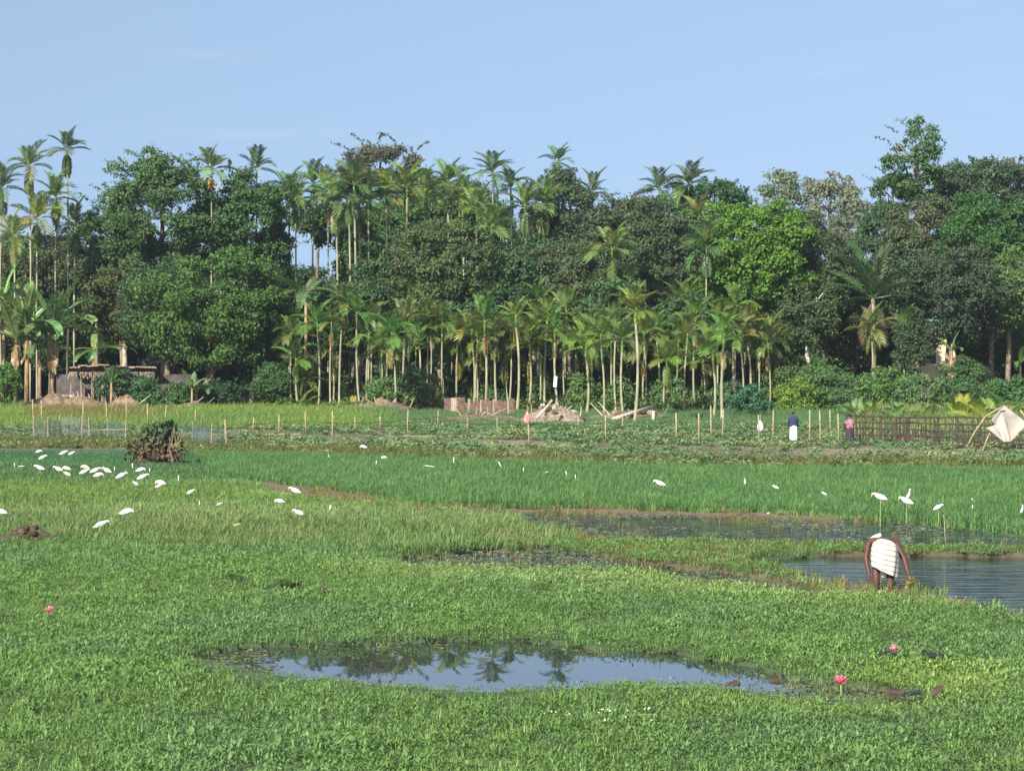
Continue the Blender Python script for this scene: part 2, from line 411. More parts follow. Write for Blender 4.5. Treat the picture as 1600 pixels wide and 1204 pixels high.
# ------------------------------------------------------------------ ground and water
def build_ground():
    vr = np.concatenate([[VH + 3.2, VH + 5, VH + 9, VH + 16, VH + 26, VH + 36], np.arange(VH + 44, 640, 3.0), np.arange(640, 980, 2.0), np.arange(980, 1260, 3.0), [1320, 1400, 1600, 2000, 2600]])
    ur = np.concatenate([[-9000, -5000, -2500, -1200, -800], np.arange(-560, 2300, 7.5), [2500, 2800, 4000, 6500, 10600]])
    U, Vv = np.meshgrid(ur, vr)
    X, Y = from_map(U, Vv)
    Z = height(X, Y)
    nr, nc = U.shape
    V = np.stack([X, Y, Z], -1).reshape(-1, 3)
    # a last strip runs back under and behind the camera
    i = np.arange(nr - 1)[:, None] * nc + np.arange(nc - 1)[None, :]
    Fq = np.stack([i, i + nc, i + nc + 1, i + 1], -1).reshape(-1, 4)
    m, n, l = new_mat('field_soil')
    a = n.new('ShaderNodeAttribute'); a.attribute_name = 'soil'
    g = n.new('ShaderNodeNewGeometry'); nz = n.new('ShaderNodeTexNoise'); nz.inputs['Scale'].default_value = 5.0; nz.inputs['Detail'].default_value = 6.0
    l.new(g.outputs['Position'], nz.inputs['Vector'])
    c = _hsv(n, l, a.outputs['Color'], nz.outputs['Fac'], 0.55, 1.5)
    p = n.new('ShaderNodeBsdfPrincipled'); p.inputs['Roughness'].default_value = 0.9
    b = n.new('ShaderNodeBump'); b.inputs['Strength'].default_value = 0.6; b.inputs['Distance'].default_value = 0.06
    l.new(nz.outputs['Fac'], b.inputs['Height']); l.new(b.outputs[0], p.inputs['Normal'])
    o = n.new('ShaderNodeOutputMaterial'); l.new(c, p.inputs['Base Color']); l.new(p.outputs[0], o.inputs[0])
    me = raw_mesh('ground', V, Fq, m, True)
    z = zones(X, Y)
    C = np.zeros(U.shape + (4,)); C[..., 3] = 1
    def setc(mask, col): C[mask, :3] = col
    C[..., :3] = (0.045, 0.075, 0.028)
    setc(z['dry'], (0.085, 0.085, 0.035))
    setc(z['rice'], (0.035, 0.06, 0.025))
    setc(z['mud'] | z['shore'], (0.135, 0.095, 0.058))
    setc(z['bank'], (0.10, 0.085, 0.045))
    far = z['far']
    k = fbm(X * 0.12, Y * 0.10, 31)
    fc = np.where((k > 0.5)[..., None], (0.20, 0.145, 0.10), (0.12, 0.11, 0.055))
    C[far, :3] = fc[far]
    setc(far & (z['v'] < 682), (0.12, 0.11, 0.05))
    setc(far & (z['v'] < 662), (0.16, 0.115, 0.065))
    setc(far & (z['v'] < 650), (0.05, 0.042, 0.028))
    setc(z['water'], (0.035, 0.032, 0.022))
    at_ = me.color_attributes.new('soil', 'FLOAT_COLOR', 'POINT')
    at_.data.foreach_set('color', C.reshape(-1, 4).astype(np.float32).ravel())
    return tag(link('ground', me), 'wet grassy field floor with mud banks and planted plots', None, kind='structure')
build_ground()

def water_sheet(name, poly, mat, grow, label):
    # a level sheet reaching a little under the banks on every side
    us = [p[0] for p in poly]; vs = [p[1] for p in poly]
    cu, cv = sum(us) / len(us), sum(vs) / len(vs)
    pts = []
    for u, v in poly:
        X, Y = from_map(u + (40 if u > cu else -40) * grow, v + (9 if v > cv else -7) * grow)
        pts.append((X, Y, 0.0))
    mb = MB(); mb.add(pts, [tuple(range(len(pts)))])
    return tag(link(name, mb.mesh(name, M[mat])), label, None, kind='structure')
water_sheet('pond_water', POND, 'pond', 1.0, 'still pond reflecting blue sky and tree tops')
water_sheet('pool_water', POOL, 'pool', 0.35, 'rippled flooded plot beside the bending man')
water_sheet('channel_water', CHAN, 'chan', 0.35, 'dark weedy channel in front of the rice')
water_sheet('ditch_water', DITCH, 'chan', 0.8, 'narrow dark ditch between the grass mats')
water_sheet('puddle_water', PUD1, 'chan', 0.2, 'small dark puddle in the weed mat')
water_sheet('puddle_water', PUD2, 'chan', 0.2, 'small dark puddle in the weed mat with sky glint')

# ------------------------------------------------------------------ ground cover (scattered tufts)
def blades(rng, n, spread, lmin, lmax, w, lean, droop, tilt0=0.0):
    mb = MB()
    for _ in range(n):
        a = rng.uniform(0, 2 * math.pi); r = spread * math.sqrt(rng.random())
        b = Vector((r * math.cos(a), r * math.sin(a), 0)); L = rng.uniform(lmin, lmax)
        h = rng.uniform(0, 2 * math.pi); ln = rng.uniform(0.3, 1) * lean
        d = Vector((math.cos(h), math.sin(h), 0)); s = Vector((-d.y, d.x, 0)) * (w / 2)
        p1 = b + d * (L * 0.5 * ln) + Vector((0, 0, L * 0.52 * math.sqrt(max(0.05, 1 - ln * ln * 0.5))))
        dr = rng.uniform(0.2, 1) * droop
        p2 = p1 + d * (L * 0.5 * (ln + dr * 0.6)) + Vector((0, 0, L * 0.45 * (1 - dr)))
        mb.add([b - s * 0.7, b + s * 0.7, p1 + s, p1 - s, p2], [(0, 1, 2, 3), (3, 2, 4)])
    return mb

def weeds(rng, n, spread, lmin, lmax, w, zmax, up=0.5):
    mb = MB()
    for _ in range(n):
        a = rng.uniform(0, 2 * math.pi); r = spread * math.sqrt(rng.random())
        b = Vector((r * math.cos(a), r * math.sin(a), rng.uniform(0.1, 1) * zmax))
        L = rng.uniform(lmin, lmax); h = rng.uniform(0, 2 * math.pi); e = rng.uniform(-0.2, 1.25) * up * 1.6
        d = Vector((math.cos(h) * math.cos(e), math.sin(h) * math.cos(e), math.sin(e))); s = Vector((-math.sin(h), math.cos(h), rng.uniform(-.4, .4))) * (L * w)
        mb.add([b, b + d * L * 0.45 + s, b + d * L, b + d * L * 0.45 - s], [(0, 1, 2, 3)])
    return mb

def broadleaf(rng, n, spread, lmin, lmax, zmax):
    mb = MB()
    for i in range(n):
        h = 2 * math.pi * i / n + rng.uniform(-.4, .4); L = rng.uniform(lmin, lmax)
        d = Vector((math.cos(h), math.sin(h), 0)); s = Vector((-d.y, d.x, 0)) * L * 0.34
        b = d * spread * rng.random() + Vector((0, 0, zmax * rng.uniform(.3, 1)))
        u = Vector((0, 0, L * rng.uniform(0.1, 0.5)))
        mb.add([b, b + d * L * .5 + s + u, b + d * L + u * .6, b + d * L * .5 - s + u, b + d * L * .5 + u * .75], [(0, 1, 4), (1, 2, 4), (2, 3, 4), (3, 0, 4)])
    return mb

RG = random.Random(11)
def variants(prefix, makers):
    c = bpy.data.collections.new(prefix)
    for i, mk in enumerate(makers):
        me = mk.mesh(prefix, M['tuft'])
        o = bpy.data.objects.new(f'{prefix}_{i:02d}', me); c.objects.link(o)
    return c
VAR = {
    'weed': variants('weed_tuft', [weeds(RG, 40, 0.17, 0.034, 0.066, 0.17, 0.09, 0.5) for _ in range(3)] + [blades(RG, 22, 0.16, 0.07, 0.15, 0.009, 0.8, 0.7) for _ in range(2)]),
    'grass': variants('grass_tuft', [blades(RG, 22, 0.16, 0.14, 0.30, 0.014, 0.6, 0.7) for _ in range(5)]),
    'rice': variants('rice_hill', [blades(RG, 20, 0.10, 0.30, 0.46, 0.014, 0.42, 0.55) for _ in range(4)]),
    'leafy': variants('leafy_plant', [broadleaf(RG, 9, 0.08, 0.14, 0.28, 0.16) for _ in range(4)]),
    'tall': variants('tall_grass', [blades(RG, 20, 0.2, 0.3, 0.75, 0.018, 0.5, 0.6) for _ in range(4)]),
    'pad': variants('floating_weed', [weeds(RG, 22, 0.35, 0.05, 0.12, 0.4, 0.02, 0.08) for _ in range(3)]),
}
NVAR = {k: len(c.objects) for k, c in VAR.items()}

def scatter_group(name, coll):
    ng = bpy.data.node_groups.new(name, 'GeometryNodeTree')
    ng.interface.new_socket('Geometry', in_out='INPUT', socket_type='NodeSocketGeometry')
    ng.interface.new_socket('Geometry', in_out='OUTPUT', socket_type='NodeSocketGeometry')
    n, l = ng.nodes, ng.links
    gi = n.new('NodeGroupInput'); go = n.new('NodeGroupOutput')
    ci = n.new('GeometryNodeCollectionInfo'); ci.inputs['Collection'].default_value = coll
    ci.inputs['Separate Children'].default_value = True; ci.inputs['Reset Children'].default_value = True
    ip = n.new('GeometryNodeInstanceOnPoints'); ip.inputs['Pick Instance'].default_value = True
    def na(nm, t):
        q = n.new('GeometryNodeInputNamedAttribute'); q.data_type = t; q.inputs['Name'].default_value = nm; return q.outputs['Attribute']
    er = n.new('FunctionNodeEulerToRotation')
    l.new(na('rot', 'FLOAT_VECTOR'), er.inputs[0]); l.new(er.outputs[0], ip.inputs['Rotation'])
    l.new(na('scl', 'FLOAT_VECTOR'), ip.inputs['Scale']); l.new(na('var', 'INT'), ip.inputs['Instance Index'])
    l.new(gi.outputs[0], ip.inputs['Points']); l.new(ci.outputs[0], ip.inputs['Instance']); l.new(ip.outputs[0], go.inputs[0])
    return ng

def scatter(name, kind, X, Y, scl, tint, label, zoff=0.0, seed=1, lean=0.12, zs=None, flat=False):
    rg = np.random.default_rng(seed); n = len(X)
    Z = (np.zeros(n) if flat else np.maximum(height(X, Y), -0.03)) + zoff
    me = bpy.data.meshes.new(name); me.vertices.add(n)
    me.vertices.foreach_set('co', np.stack([X, Y, Z], -1).astype(np.float32).ravel())
    a = me.attributes.new('rot', 'FLOAT_VECTOR', 'POINT')
    a.data.foreach_set('vector', np.stack([rg.normal(0, lean, n), rg.normal(0, lean, n), rg.uniform(0, 6.283, n)], -1).astype(np.float32).ravel())
    a = me.attributes.new('scl', 'FLOAT_VECTOR', 'POINT')
    zz = scl if zs is None else scl * zs
    a.data.foreach_set('vector', np.stack([scl, scl, zz], -1).astype(np.float32).ravel())
    a = me.attributes.new('var', 'INT', 'POINT'); a.data.foreach_set('value', rg.integers(0, NVAR[kind], n).astype(np.int32))
    a = me.attributes.new('tint', 'FLOAT_COLOR', 'POINT')
    tint = tint * np.array((1.06, 1.05, 0.97))
    a.data.foreach_set('color', np.concatenate([tint, np.ones((n, 1))], 1).astype(np.float32).ravel())
    o = link(name, me)
    md = o.modifiers.new('scatter', 'NODES'); md.node_group = scatter_group(name, VAR[kind])
    return tag(o, label, None, kind='stuff')

def sample(rg, y0, y1, rho, umin=-520, umax=2200):
    w = (umax - umin) / F
    n = int(0.5 * w * (y1 * y1 - y0 * y0) * rho)
    Y = np.sqrt(rg.uniform(y0 * y0, y1 * y1, n)); u = rg.uniform(umin, umax, n)
    return (u - UC) / F * Y, Y

def lerp(a, b, t):
    return np.asarray(a)[None, :] * (1 - t[:, None]) + np.asarray(b)[None, :] * t[:, None]

def ground_cover():
    rg = np.random.default_rng(5)
    # near weed mat
    X, Y = sample(rg, 20.5, 52, 54)
    z = zones(X, Y); v = z['v']; u = z['u']
    lap = np.zeros(len(X), bool)
    for p in (POND, PUD1, PUD2):
        lap |= inpoly(u + z['ju'], v + z['jv'], p) & ~inpoly(u + z['ju'], v + z['jv'] - 1.0, p)
    k = (~z['water'] | lap) & ~z['rice'] & ~z['mud'] & ~z['shore']
    patch = fbm(X * 0.35, Y * 0.22, 71); p2 = fbm(X * 0.9, Y * 0.6, 77)
    left = np.clip((430 - u) / 300, 0, 1)
    t = np.clip((patch - 0.42) * 4 + left * 0.55 + np.clip((v - 1090) / 120, 0, 1) * 0.3, 0, 1)
    tint = lerp((0.114, 0.204, 0.072), (0.124, 0.215, 0.060), t) * (0.8 + 0.4 * p2)[:, None]
    # a yellow-green patch at the lower right and along the pale belt
    yg = np.clip(1 - np.hypot((u - 1480) / 190, (v - 1075) / 40), 0, 1) + 0.6 * np.clip(1 - np.hypot((u - 1330) / 300, (v - 1110) / 26), 0, 1)
    belt = np.clip(1 - np.abs(v - np.interp(u, [500, 800, 1300], [893, 902, 935])) / 26, 0, 1) * np.clip((u - 480) / 150, 0, 1)
    tint = tint + yg[:, None] * np.array((0.10, 0.10, 0.0)) + belt[:, None] * np.array((0.10, 0.10, 0.035))
    k &= rg.random(len(X)) < np.where(z['ditch'], 0, 1)
    near_w = np.ones(len(X))
    for dv in (24, 16, 8):
        near_w = np.where(inpoly(u, v - dv, POND), 0.45 + dv * 0.016, near_w)
    sc = rg.uniform(0.8, 1.35, len(X)) * near_w * np.clip(0.8 + 0.8 * (p2 - 0.3), 0.7, 1.25)
    scatter('weed_mat', 'weed', X[k], Y[k], sc[k], tint[k], 'low carpet of small leaved water weed in the foreground', seed=2)
    # grass among the weeds
    X, Y = sample(rg, 20.5, 62, 11)
    z = zones(X, Y); v = z['v']; u = z['u']
    patch = fbm(X * 0.35, Y * 0.22, 71)
    left = np.clip((430 - u) / 300, 0, 1)
    dens = np.clip(0.25 + (patch - 0.45) * 3 + left * 0.9, 0.10, 1)
    k = ~z['water'] & ~z['rice'] & ~z['mud'] & (rg.random(len(X)) < dens)
    for dv in (6, 12, 18, 26):
        k &= ~(inpoly(u, v - dv, POND) & (rg.random(len(X)) < 0.75))
    tint = lerp((0.10, 0.20, 0.06), (0.16, 0.26, 0.07), rg.random(len(X)))
    scatter('marsh_grass', 'grass', X[k], Y[k], rg.uniform(0.42, 0.85, len(X))[k], tint[k], 'brighter grass blades standing in the weed mat', seed=3)
    # mid distance grass, in belts of different greens
    X, Y = sample(rg, 46, 112, 17)
    z = zones(X, Y); v = z['v']; u = z['u']; vj = v + z['jv'] * 0.7
    k = ~z['water'] & ~z['rice'] & ~z['far'] & ~z['mud'] & ~z['bank'] & ~z['shore']
    stops_v = [700, 722, 742, 752, 772, 790, 806, 826, 850, 872, 900]
    cols = np.array([(0.065, 0.155, 0.070), (0.070, 0.165, 0.072), (0.09, 0.17, 0.062), (0.09, 0.17, 0.06), (0.15, 0.24, 0.06), (0.13, 0.215, 0.06),
                     (0.17, 0.24, 0.09), (0.13, 0.20, 0.07), (0.108, 0.185, 0.068), (0.105, 0.19, 0.068), (0.112, 0.20, 0.072)])
    tint = np.stack([np.interp(vj, stops_v, cols[:, c]) for c in range(3)], -1) * (0.7 + 0.6 * fbm(X * 0.4, Y * 0.2, 91))[:, None]
    dryt = np.clip((fbm(X * 0.6, Y * 0.3, 95) - 0.4) * 3, 0, 1)
    tint = np.where((z['dry'] & (vj > 826))[:, None], lerp((0.115, 0.195, 0.065), (0.165, 0.195, 0.075), dryt), tint)
    sc = rg.uniform(0.65, 1.1, len(X)) * np.where(z['dry'], 1.25, 1.0) * np.where(vj < 730, 0.8, 1.0)
    scatter('field_grass', 'grass', X[k], Y[k], sc[k], tint[k], 'rough grass covering the fallow field behind the weed mat', seed=4)
    # taller yellowish fringe
    X, Y = sample(rg, 46, 64, 9, umin=-300, umax=950)
    z = zones(X, Y); k = z['dry'] & (rg.random(len(X)) < np.clip((fbm(X * 0.5, Y * 0.25, 44) - 0.35) * 3, 0, 1))
    tint = lerp((0.125, 0.21, 0.065), (0.20, 0.21, 0.085), rg.random(len(X)) ** 1.7)
    scatter('fringe_grass', 'tall', X[k], Y[k], rg.uniform(0.45, 0.8, len(X))[k], tint[k], 'taller yellowing grass fringe left of the dark ditch', seed=6)
    # rice
    X, Y = sample(rg, 52, 118, 22, umin=250, umax=2200)
    z = zones(X, Y); k = z['rice']
    pt = fbm(X * 0.25, Y * 0.15, 50); fine = fbm(X * 1.5, Y * 0.5, 52)
    tint = lerp((0.082, 0.175, 0.058), (0.104, 0.205, 0.066), pt) * (0.75 + 0.5 * fine)[:, None]
    scatter('rice_crop', 'rice', X[k], Y[k], rg.uniform(0.8, 1.15, len(X))[k], tint[k], 'dense young green rice filling the long field', seed=7, lean=0.06)
    # low plants on mud and banks
    X, Y = sample(rg, 38, 75, 16)
    z = zones(X, Y); k = (z['bank'] & (rg.random(len(X)) < 0.9)) | ((z['mud'] | z['shore']) & (rg.random(len(X)) < 0.42))
    tint = lerp((0.11, 0.17, 0.045), (0.20, 0.155, 0.07), rg.random(len(X)))
    scatter('bank_grass', 'grass', X[k], Y[k], rg.uniform(0.45, 0.95, len(X))[k], tint[k], 'sparse olive grass on the narrow mud banks', seed=8)
    # ditch and channel weeds
    X, Y = sample(rg, 38, 70, 20)
    z = zones(X, Y); rr = rg.random(len(X))
    st = fbm(X * 0.55, Y * 0.16, 61)
    k = (z['ditch'] & (rr < 0.33)) | (z['chan'] & (rr < np.clip((st - 0.42) * 4.5, 0.06, 0.95)))
    tint = lerp((0.11, 0.15, 0.11), (0.19, 0.22, 0.15), rg.random(len(X)))
    scatter('floating_weed', 'pad', X[k], Y[k], rg.uniform(0.6, 1.2, len(X))[k], tint[k], 'grey green weed floating in rafts on the dark channel', zoff=0.012, seed=9, lean=0.02, flat=True)
    X, Y = sample(rg, 38, 70, 5)
    z = zones(X, Y); rr = rg.random(len(X))
    k = (z['ditch'] & (rr < 0.5)) | (z['chan'] & (rr < 0.14))
    tint = lerp((0.085, 0.12, 0.05), (0.15, 0.13, 0.06), rg.random(len(X)))
    scatter('ditch_grass', 'grass', X[k], Y[k], rg.uniform(0.5, 1.0, len(X))[k], tint[k], 'scattered olive grass standing in the dark ditch water', zoff=-0.02, seed=10, flat=True)
    # scum and rafts of weed along the pond rim and over its tail
    X, Y = sample(rg, 25, 38, 34)
    z = zones(X, Y); u, v = z['u'], z['v']; rr = rg.random(len(X))
    edge = ~inpoly(u + z['ju'], v + z['jv'] - 9, POND) | ~inpoly(u + z['ju'], v + z['jv'] + 9, POND)
    k = z['pond'] & (((u > 1170) & (rr < np.clip((u - 1170) / 130, 0.1, 0.8))) | (edge & (rr < 0.16)) | ((u < 430) & (rr < 0.3)))
    tint = lerp((0.09, 0.16, 0.07), (0.20, 0.20, 0.09), rg.random(len(X)))
    scatter('pond_weed', 'pad', X[k], Y[k], rg.uniform(0.35, 0.8, len(X))[k], tint[k], 'small floating weed along the pond rim and its narrow tail', zoff=0.008, seed=16, lean=0.02, flat=True)
    k = z['pond'] & (((u > 1190) & (rg.random(len(X)) < 0.12)) | (edge & (rg.random(len(X)) < 0.05)))
    scatter('pond_grass', 'grass', X[k], Y[k], rg.uniform(0.35, 0.7, len(X))[k], tint[k] * 1.1, 'few grass blades poking out of the pond', zoff=-0.03, seed=17, flat=True)
    # plots behind the rice
    X, Y = sample(rg, 86, 172, 11)
    z = zones(X, Y); v = z['v']; u = z['u']; d = z['edge'] - v
    pt = fbm(X * 0.22, Y * 0.09, 63); rr = rg.random(len(X))
    furrow = (d > 21) & (d < 31) & (u > 300)
    dens = np.where(d < 21, np.clip((pt - 0.38) * 3.2, 0.12, 0.85), 1.0) * np.where(furrow, 0.10, 1.0)
    dens = np.where((u < 210) & (v > 687), 0.25, dens)
    dens = dens * np.where((d > 30) & (d < 60), np.clip((fbm(X * 0.5, Y * 0.22, 64) - 0.3) * 3.5, 0.15, 1), 1)
    k = z['far'] & (rr < dens) & (v > 677)
    tint = lerp((0.105, 0.190, 0.085), (0.19, 0.24, 0.105), np.clip((fbm(X * 0.4, Y * 0.2, 65) - 0.3) * 2.2, 0, 1))
    scatter('vegetable_plants', 'leafy', X[k], Y[k], rg.uniform(0.55, 1.25, len(X))[k], tint[k], 'leafy vegetable plants in the plots beyond the rice', seed=12)
    X, Y = sample(rg, 86, 140, 8)
    z = zones(X, Y); d = z['edge'] - z['v']; k = z['far'] & (d < 9) & (rg.random(len(X)) < 0.9)
    tint = lerp((0.08, 0.11, 0.028), (0.15, 0.155, 0.05), rg.random(len(X)))
    scatter('bund_grass', 'grass', X[k], Y[k], rg.uniform(0.9, 1.7, len(X))[k], tint[k], 'olive grass on the low bund behind the rice', seed=13)
    # grass belt in front of the palms
    X, Y = sample(rg, 142, 215, 5.0)
    z = zones(X, Y); v = z['v']; u = z['u']; rr = rg.random(len(X))
    bright = np.clip((650 - u) / 120, 0, 1)
    dens = np.where(v < 661, np.where((u > 600) & (u < 1150), 0.12, 0.45), 0.9)
    k = z['far'] & (rr < dens)
    pt = fbm(X * 0.1, Y * 0.05, 67)
    tint = lerp((0.085, 0.17, 0.07), (0.16, 0.24, 0.055), np.clip(bright + (pt - 0.5), 0, 1))
    dryl = np.clip(1 - np.abs(v - 665) / 15, 0, 1) * np.clip((300 - u) / 120, 0, 1) * (u > 40)
    tint = tint * (1 - 0.8 * dryl[:, None]) + dryl[:, None] * np.array((0.15, 0.11, 0.045))
    scatter('margin_grass', 'tall', X[k], Y[k], (rg.uniform(0.7, 1.3, len(X)) * np.where((u > 620) & (u < 1310), 0.55, 1.0))[k], tint[k], 'tall grass along the foot of the palm grove', seed=14)
    X, Y = sample(rg, 195, 216, 0.75, umin=430, umax=1330)
    tint = lerp((0.075, 0.135, 0.05), (0.125, 0.185, 0.06), rg.random(len(X)))
    scatter('undergrowth', 'tall', X, Y, rg.uniform(1.8, 4.2, len(X)), tint, 'leafy undergrowth between the palm trunks', seed=18, lean=0.2)
    X, Y = sample(rg, 190, 200, 1.2, umin=430, umax=1330)
    tint = lerp((0.08, 0.14, 0.05), (0.15, 0.19, 0.06), rg.random(len(X)))
    scatter('undergrowth', 'leafy', X, Y, rg.uniform(1.5, 4.0, len(X)), tint, 'broad leaved low plants at the feet of the palms', seed=19, lean=0.2)
    X, Y = sample(rg, 128, 176, 2.2, umin=1330, umax=2100)
    k = rg.random(len(X)) < np.clip((Y - 124) / 30, 0, 1)
    tint = lerp((0.10, 0.19, 0.07), (0.24, 0.27, 0.08), rg.random(len(X)) ** 1.3)
    scatter('reed_thicket', 'tall', X[k], Y[k], rg.uniform(1.0, 2.2, len(X))[k], tint[k], 'reedy yellow green thicket behind the dark bamboo fence', seed=15)
ground_cover()

# ------------------------------------------------------------------ trees
def kites(rg, P, N, size, asp=0.55):
    """leaf-sized faces at points P, turned mostly towards N"""
    n = len(P)
    N = N + rg.normal(0, 0.75, (n, 3)); N /= np.linalg.norm(N, axis=1, keepdims=True) + 1e-9
    A = rg.normal(0, 1, (n, 3)); A -= N * (A * N).sum(1, keepdims=True); A /= np.linalg.norm(A, axis=1, keepdims=True) + 1e-9
    A[:, 2] -= 0.25
    B = np.cross(N, A); B /= np.linalg.norm(B, axis=1, keepdims=True) + 1e-9
    L = (size * rg.uniform(0.7, 1.4, n))[:, None]
    V = np.stack([P - A * L * 0.5, P + B * L * asp * 0.5 - A * L * 0.05, P + A * L * 0.5, P - B * L * asp * 0.5 - A * L * 0.05], 1).reshape(-1, 3)
    Fq = np.arange(4 * n).reshape(-1, 4)
    return V, Fq

def crown_points(rg, W, Hh, D, n_lump, lump, leaf, cover, open_=0.0, top_heavy=0.0, shape='round'):
    """leaves gathered in lumps spread through an ellipsoid W x D x Hh (full sizes), centred at its middle"""
    P = []; N = []
    for i in range(n_lump):
        while True:
            q = rg.uniform(-1, 1, 3)
            r = np.linalg.norm(q)
            if 0.25 < r < 1: break
        q = q / r * (0.45 + 0.55 * r ** 0.5) * rg.uniform(0.7, 1.0 if i % 4 else 1.22)
        if q[1] > 0.5: q[1] *= -1
        if shape == 'cone': q[:2] *= 1.0 - 0.45 * (q[2] + 1) / 2
        if shape == 'column': q[:2] *= 0.85
        lr = lump * rg.uniform(0.7, 1.3)
        c = q * np.array([max(W / 2 - lr * 0.5, lr * .3), max(D / 2 - lr * 0.5, lr * .3), max(Hh / 2 - lr * 0.5, lr * .3)])
        rr = np.array([lr, lr, lr * 0.75])
        area = 4 * math.pi * lr * lr * 0.85
        m = int(area * cover / (leaf * leaf * 0.28))
        d = rg.normal(0, 1, (m, 3)); d /= np.linalg.norm(d, axis=1, keepdims=True)
        d[:, 2] = np.abs(d[:, 2]) * np.where(rg.random(m) < 0.75, 1, -1)
        rad = np.clip(1 + rg.normal(-0.1, 0.24, m), 0.2, 1.5)
        rag = 0.82 + 0.4 * noise2(d[:, 0] * 2.3 + i * 7, d[:, 1] * 2.3 + d[:, 2] * 3.1, i)
        P.append(c + d * rr * (rad * rag)[:, None]); N.append(d + np.array([0, 0, 0.45]))
    P = np.concatenate(P); N = np.concatenate(N)
    f = 1.0 / (lump * 0.8); sd_ = int(rg.integers(0, 9999))
    hole = 0.5 * noise2(P[:, 0] * f + P[:, 1] * f * 0.7, P[:, 2] * f, sd_) + 0.5 * noise2(P[:, 0] * f * 2.3, P[:, 2] * f * 2.3 + P[:, 1] * f, sd_ + 5)
    k = hole > 0.34 + open_
    return P[k], N[k]

def wander(rng, a, b, k, amt):
    a, b = Vector(a), Vector(b); out = []
    for i in range(k + 1):
        t = i / k; p = a.lerp(b, t)
        if 0 < i < k: p += Vector((rng.uniform(-1, 1), rng.uniform(-1, 1), rng.uniform(-.4, .4))) * amt
        out.append(p)
    return out

def tree(px, top, bot, w, Y, col, label, cat='tree', group=None, leaf=0.34, lumps=None, lump=None, cover=1.0, seed=1, base=None, trunk='bark', trunk_r=None,
         shape='round', sprigs=0, name='broadleaf_tree', depth=0.9, limbs=5, bare=0.0, trunk_px=None):
    """px: middle column, top/bot: rows of the crown, w: width in photo pixels, Y: distance"""
    rng = random.Random(seed * 131 + 7); rg = np.random.default_rng(seed)
    Y = deep(Y); leaf *= 0.78; w *= 1.16; bot += (bot - top) * 0.06; top -= (bot - top) * 0.05
    C = at(px, (top + bot) / 2, Y); s = px_m(Y)
    W, Hh = w / s, (bot - top) / s
    tx = C.x if trunk_px is None else (trunk_px - UC) / F * Y
    gz = float(height(np.array([tx]), np.array([Y]))[0])
    root = thing(name, (tx, Y, gz), label, cat, group)
    cz = C.z - gz; ox = C.x - tx
    lump = (lump * 0.66) if lump else max(0.45, min(W, Hh) * 0.14)
    lumps = lumps or int(max(6, 1.25 * (W * Hh * 0.785) / (math.pi * lump * lump) * 1.9))
    P, N = crown_points(rg, W, Hh, W * depth, lumps, lump, leaf, cover, shape=shape)
    short = not sprigs
    if sprigs or not (group or '').endswith('in the wood'):
        for k in range(sprigs or 9):
            q = rng.uniform(-1, 1); x0 = q * W * 0.42
            z0 = Hh * 0.5 * math.sqrt(max(0.1, 1 - q * q)) * 0.8
            a = rng.uniform(0, 6.28); L = rng.uniform(0.5, 1.5) * (0.5 if name == 'bush' else 1) if short else rng.uniform(1.2, 3.4)
            m = int(20 * L)
            t = rg.uniform(0, 1, m)
            pts = np.stack([x0 + math.cos(a) * t ** 1.5 * L * 0.8 + q * t * 0.7, math.sin(a) * t * L * 0.5 - 0.5 + 0 * t, z0 + L * (t - 0.45 * t * t)], -1)
            P = np.concatenate([P, pts + rg.normal(0, 0.09, (m, 3))]); N = np.concatenate([N, rg.normal(0, 1, (m, 3))])
    P = P + np.array([ox, 0, cz])
    keep = P[:, 2] > 0.05
    V, Fq = kites(rg, P[keep], N[keep], leaf)
    col = tuple(v * 1.25 for v in col)
    cr = link('crown', raw_mesh('crown', V, Fq, M['leaf']), root, color=col)
    mb = MB(); r0 = trunk_r or max(0.10, min(0.32, Hh * 0.022 + 0.06))
    topz = cz + Hh * 0.18
    low = max(0.3, cz - Hh * 0.42)
    path = wander(rng, (0, 0, -0.15), (ox * 0.7, 0, low), 4, r0 * 0.7) + wander(rng, (ox * 0.7, 0, low), (ox, 0, topz), 3, Hh * 0.02)[1:]
    mb.tube(path, [r0 * (1.25 - 0.75 * i / (len(path) - 1)) for i in range(len(path))], 7)
    for k in range(limbs):
        t = low + (topz - low) * rng.uniform(0.0, 0.7); a = rng.uniform(0, 6.28)
        e = Vector((ox + math.cos(a) * W * 0.34, math.sin(a) * W * 0.3, min(cz + Hh * 0.35, t + Hh * rng.uniform(0.15, 0.4))))
        mb.tube(wander(rng, (ox * 0.8, 0, t), e, 3, Hh * 0.025), [r0 * .5, r0 * .38, r0 * .26, r0 * .12], 5)
    link('trunk', mb.mesh('trunk', M[trunk], True), root)
    return root

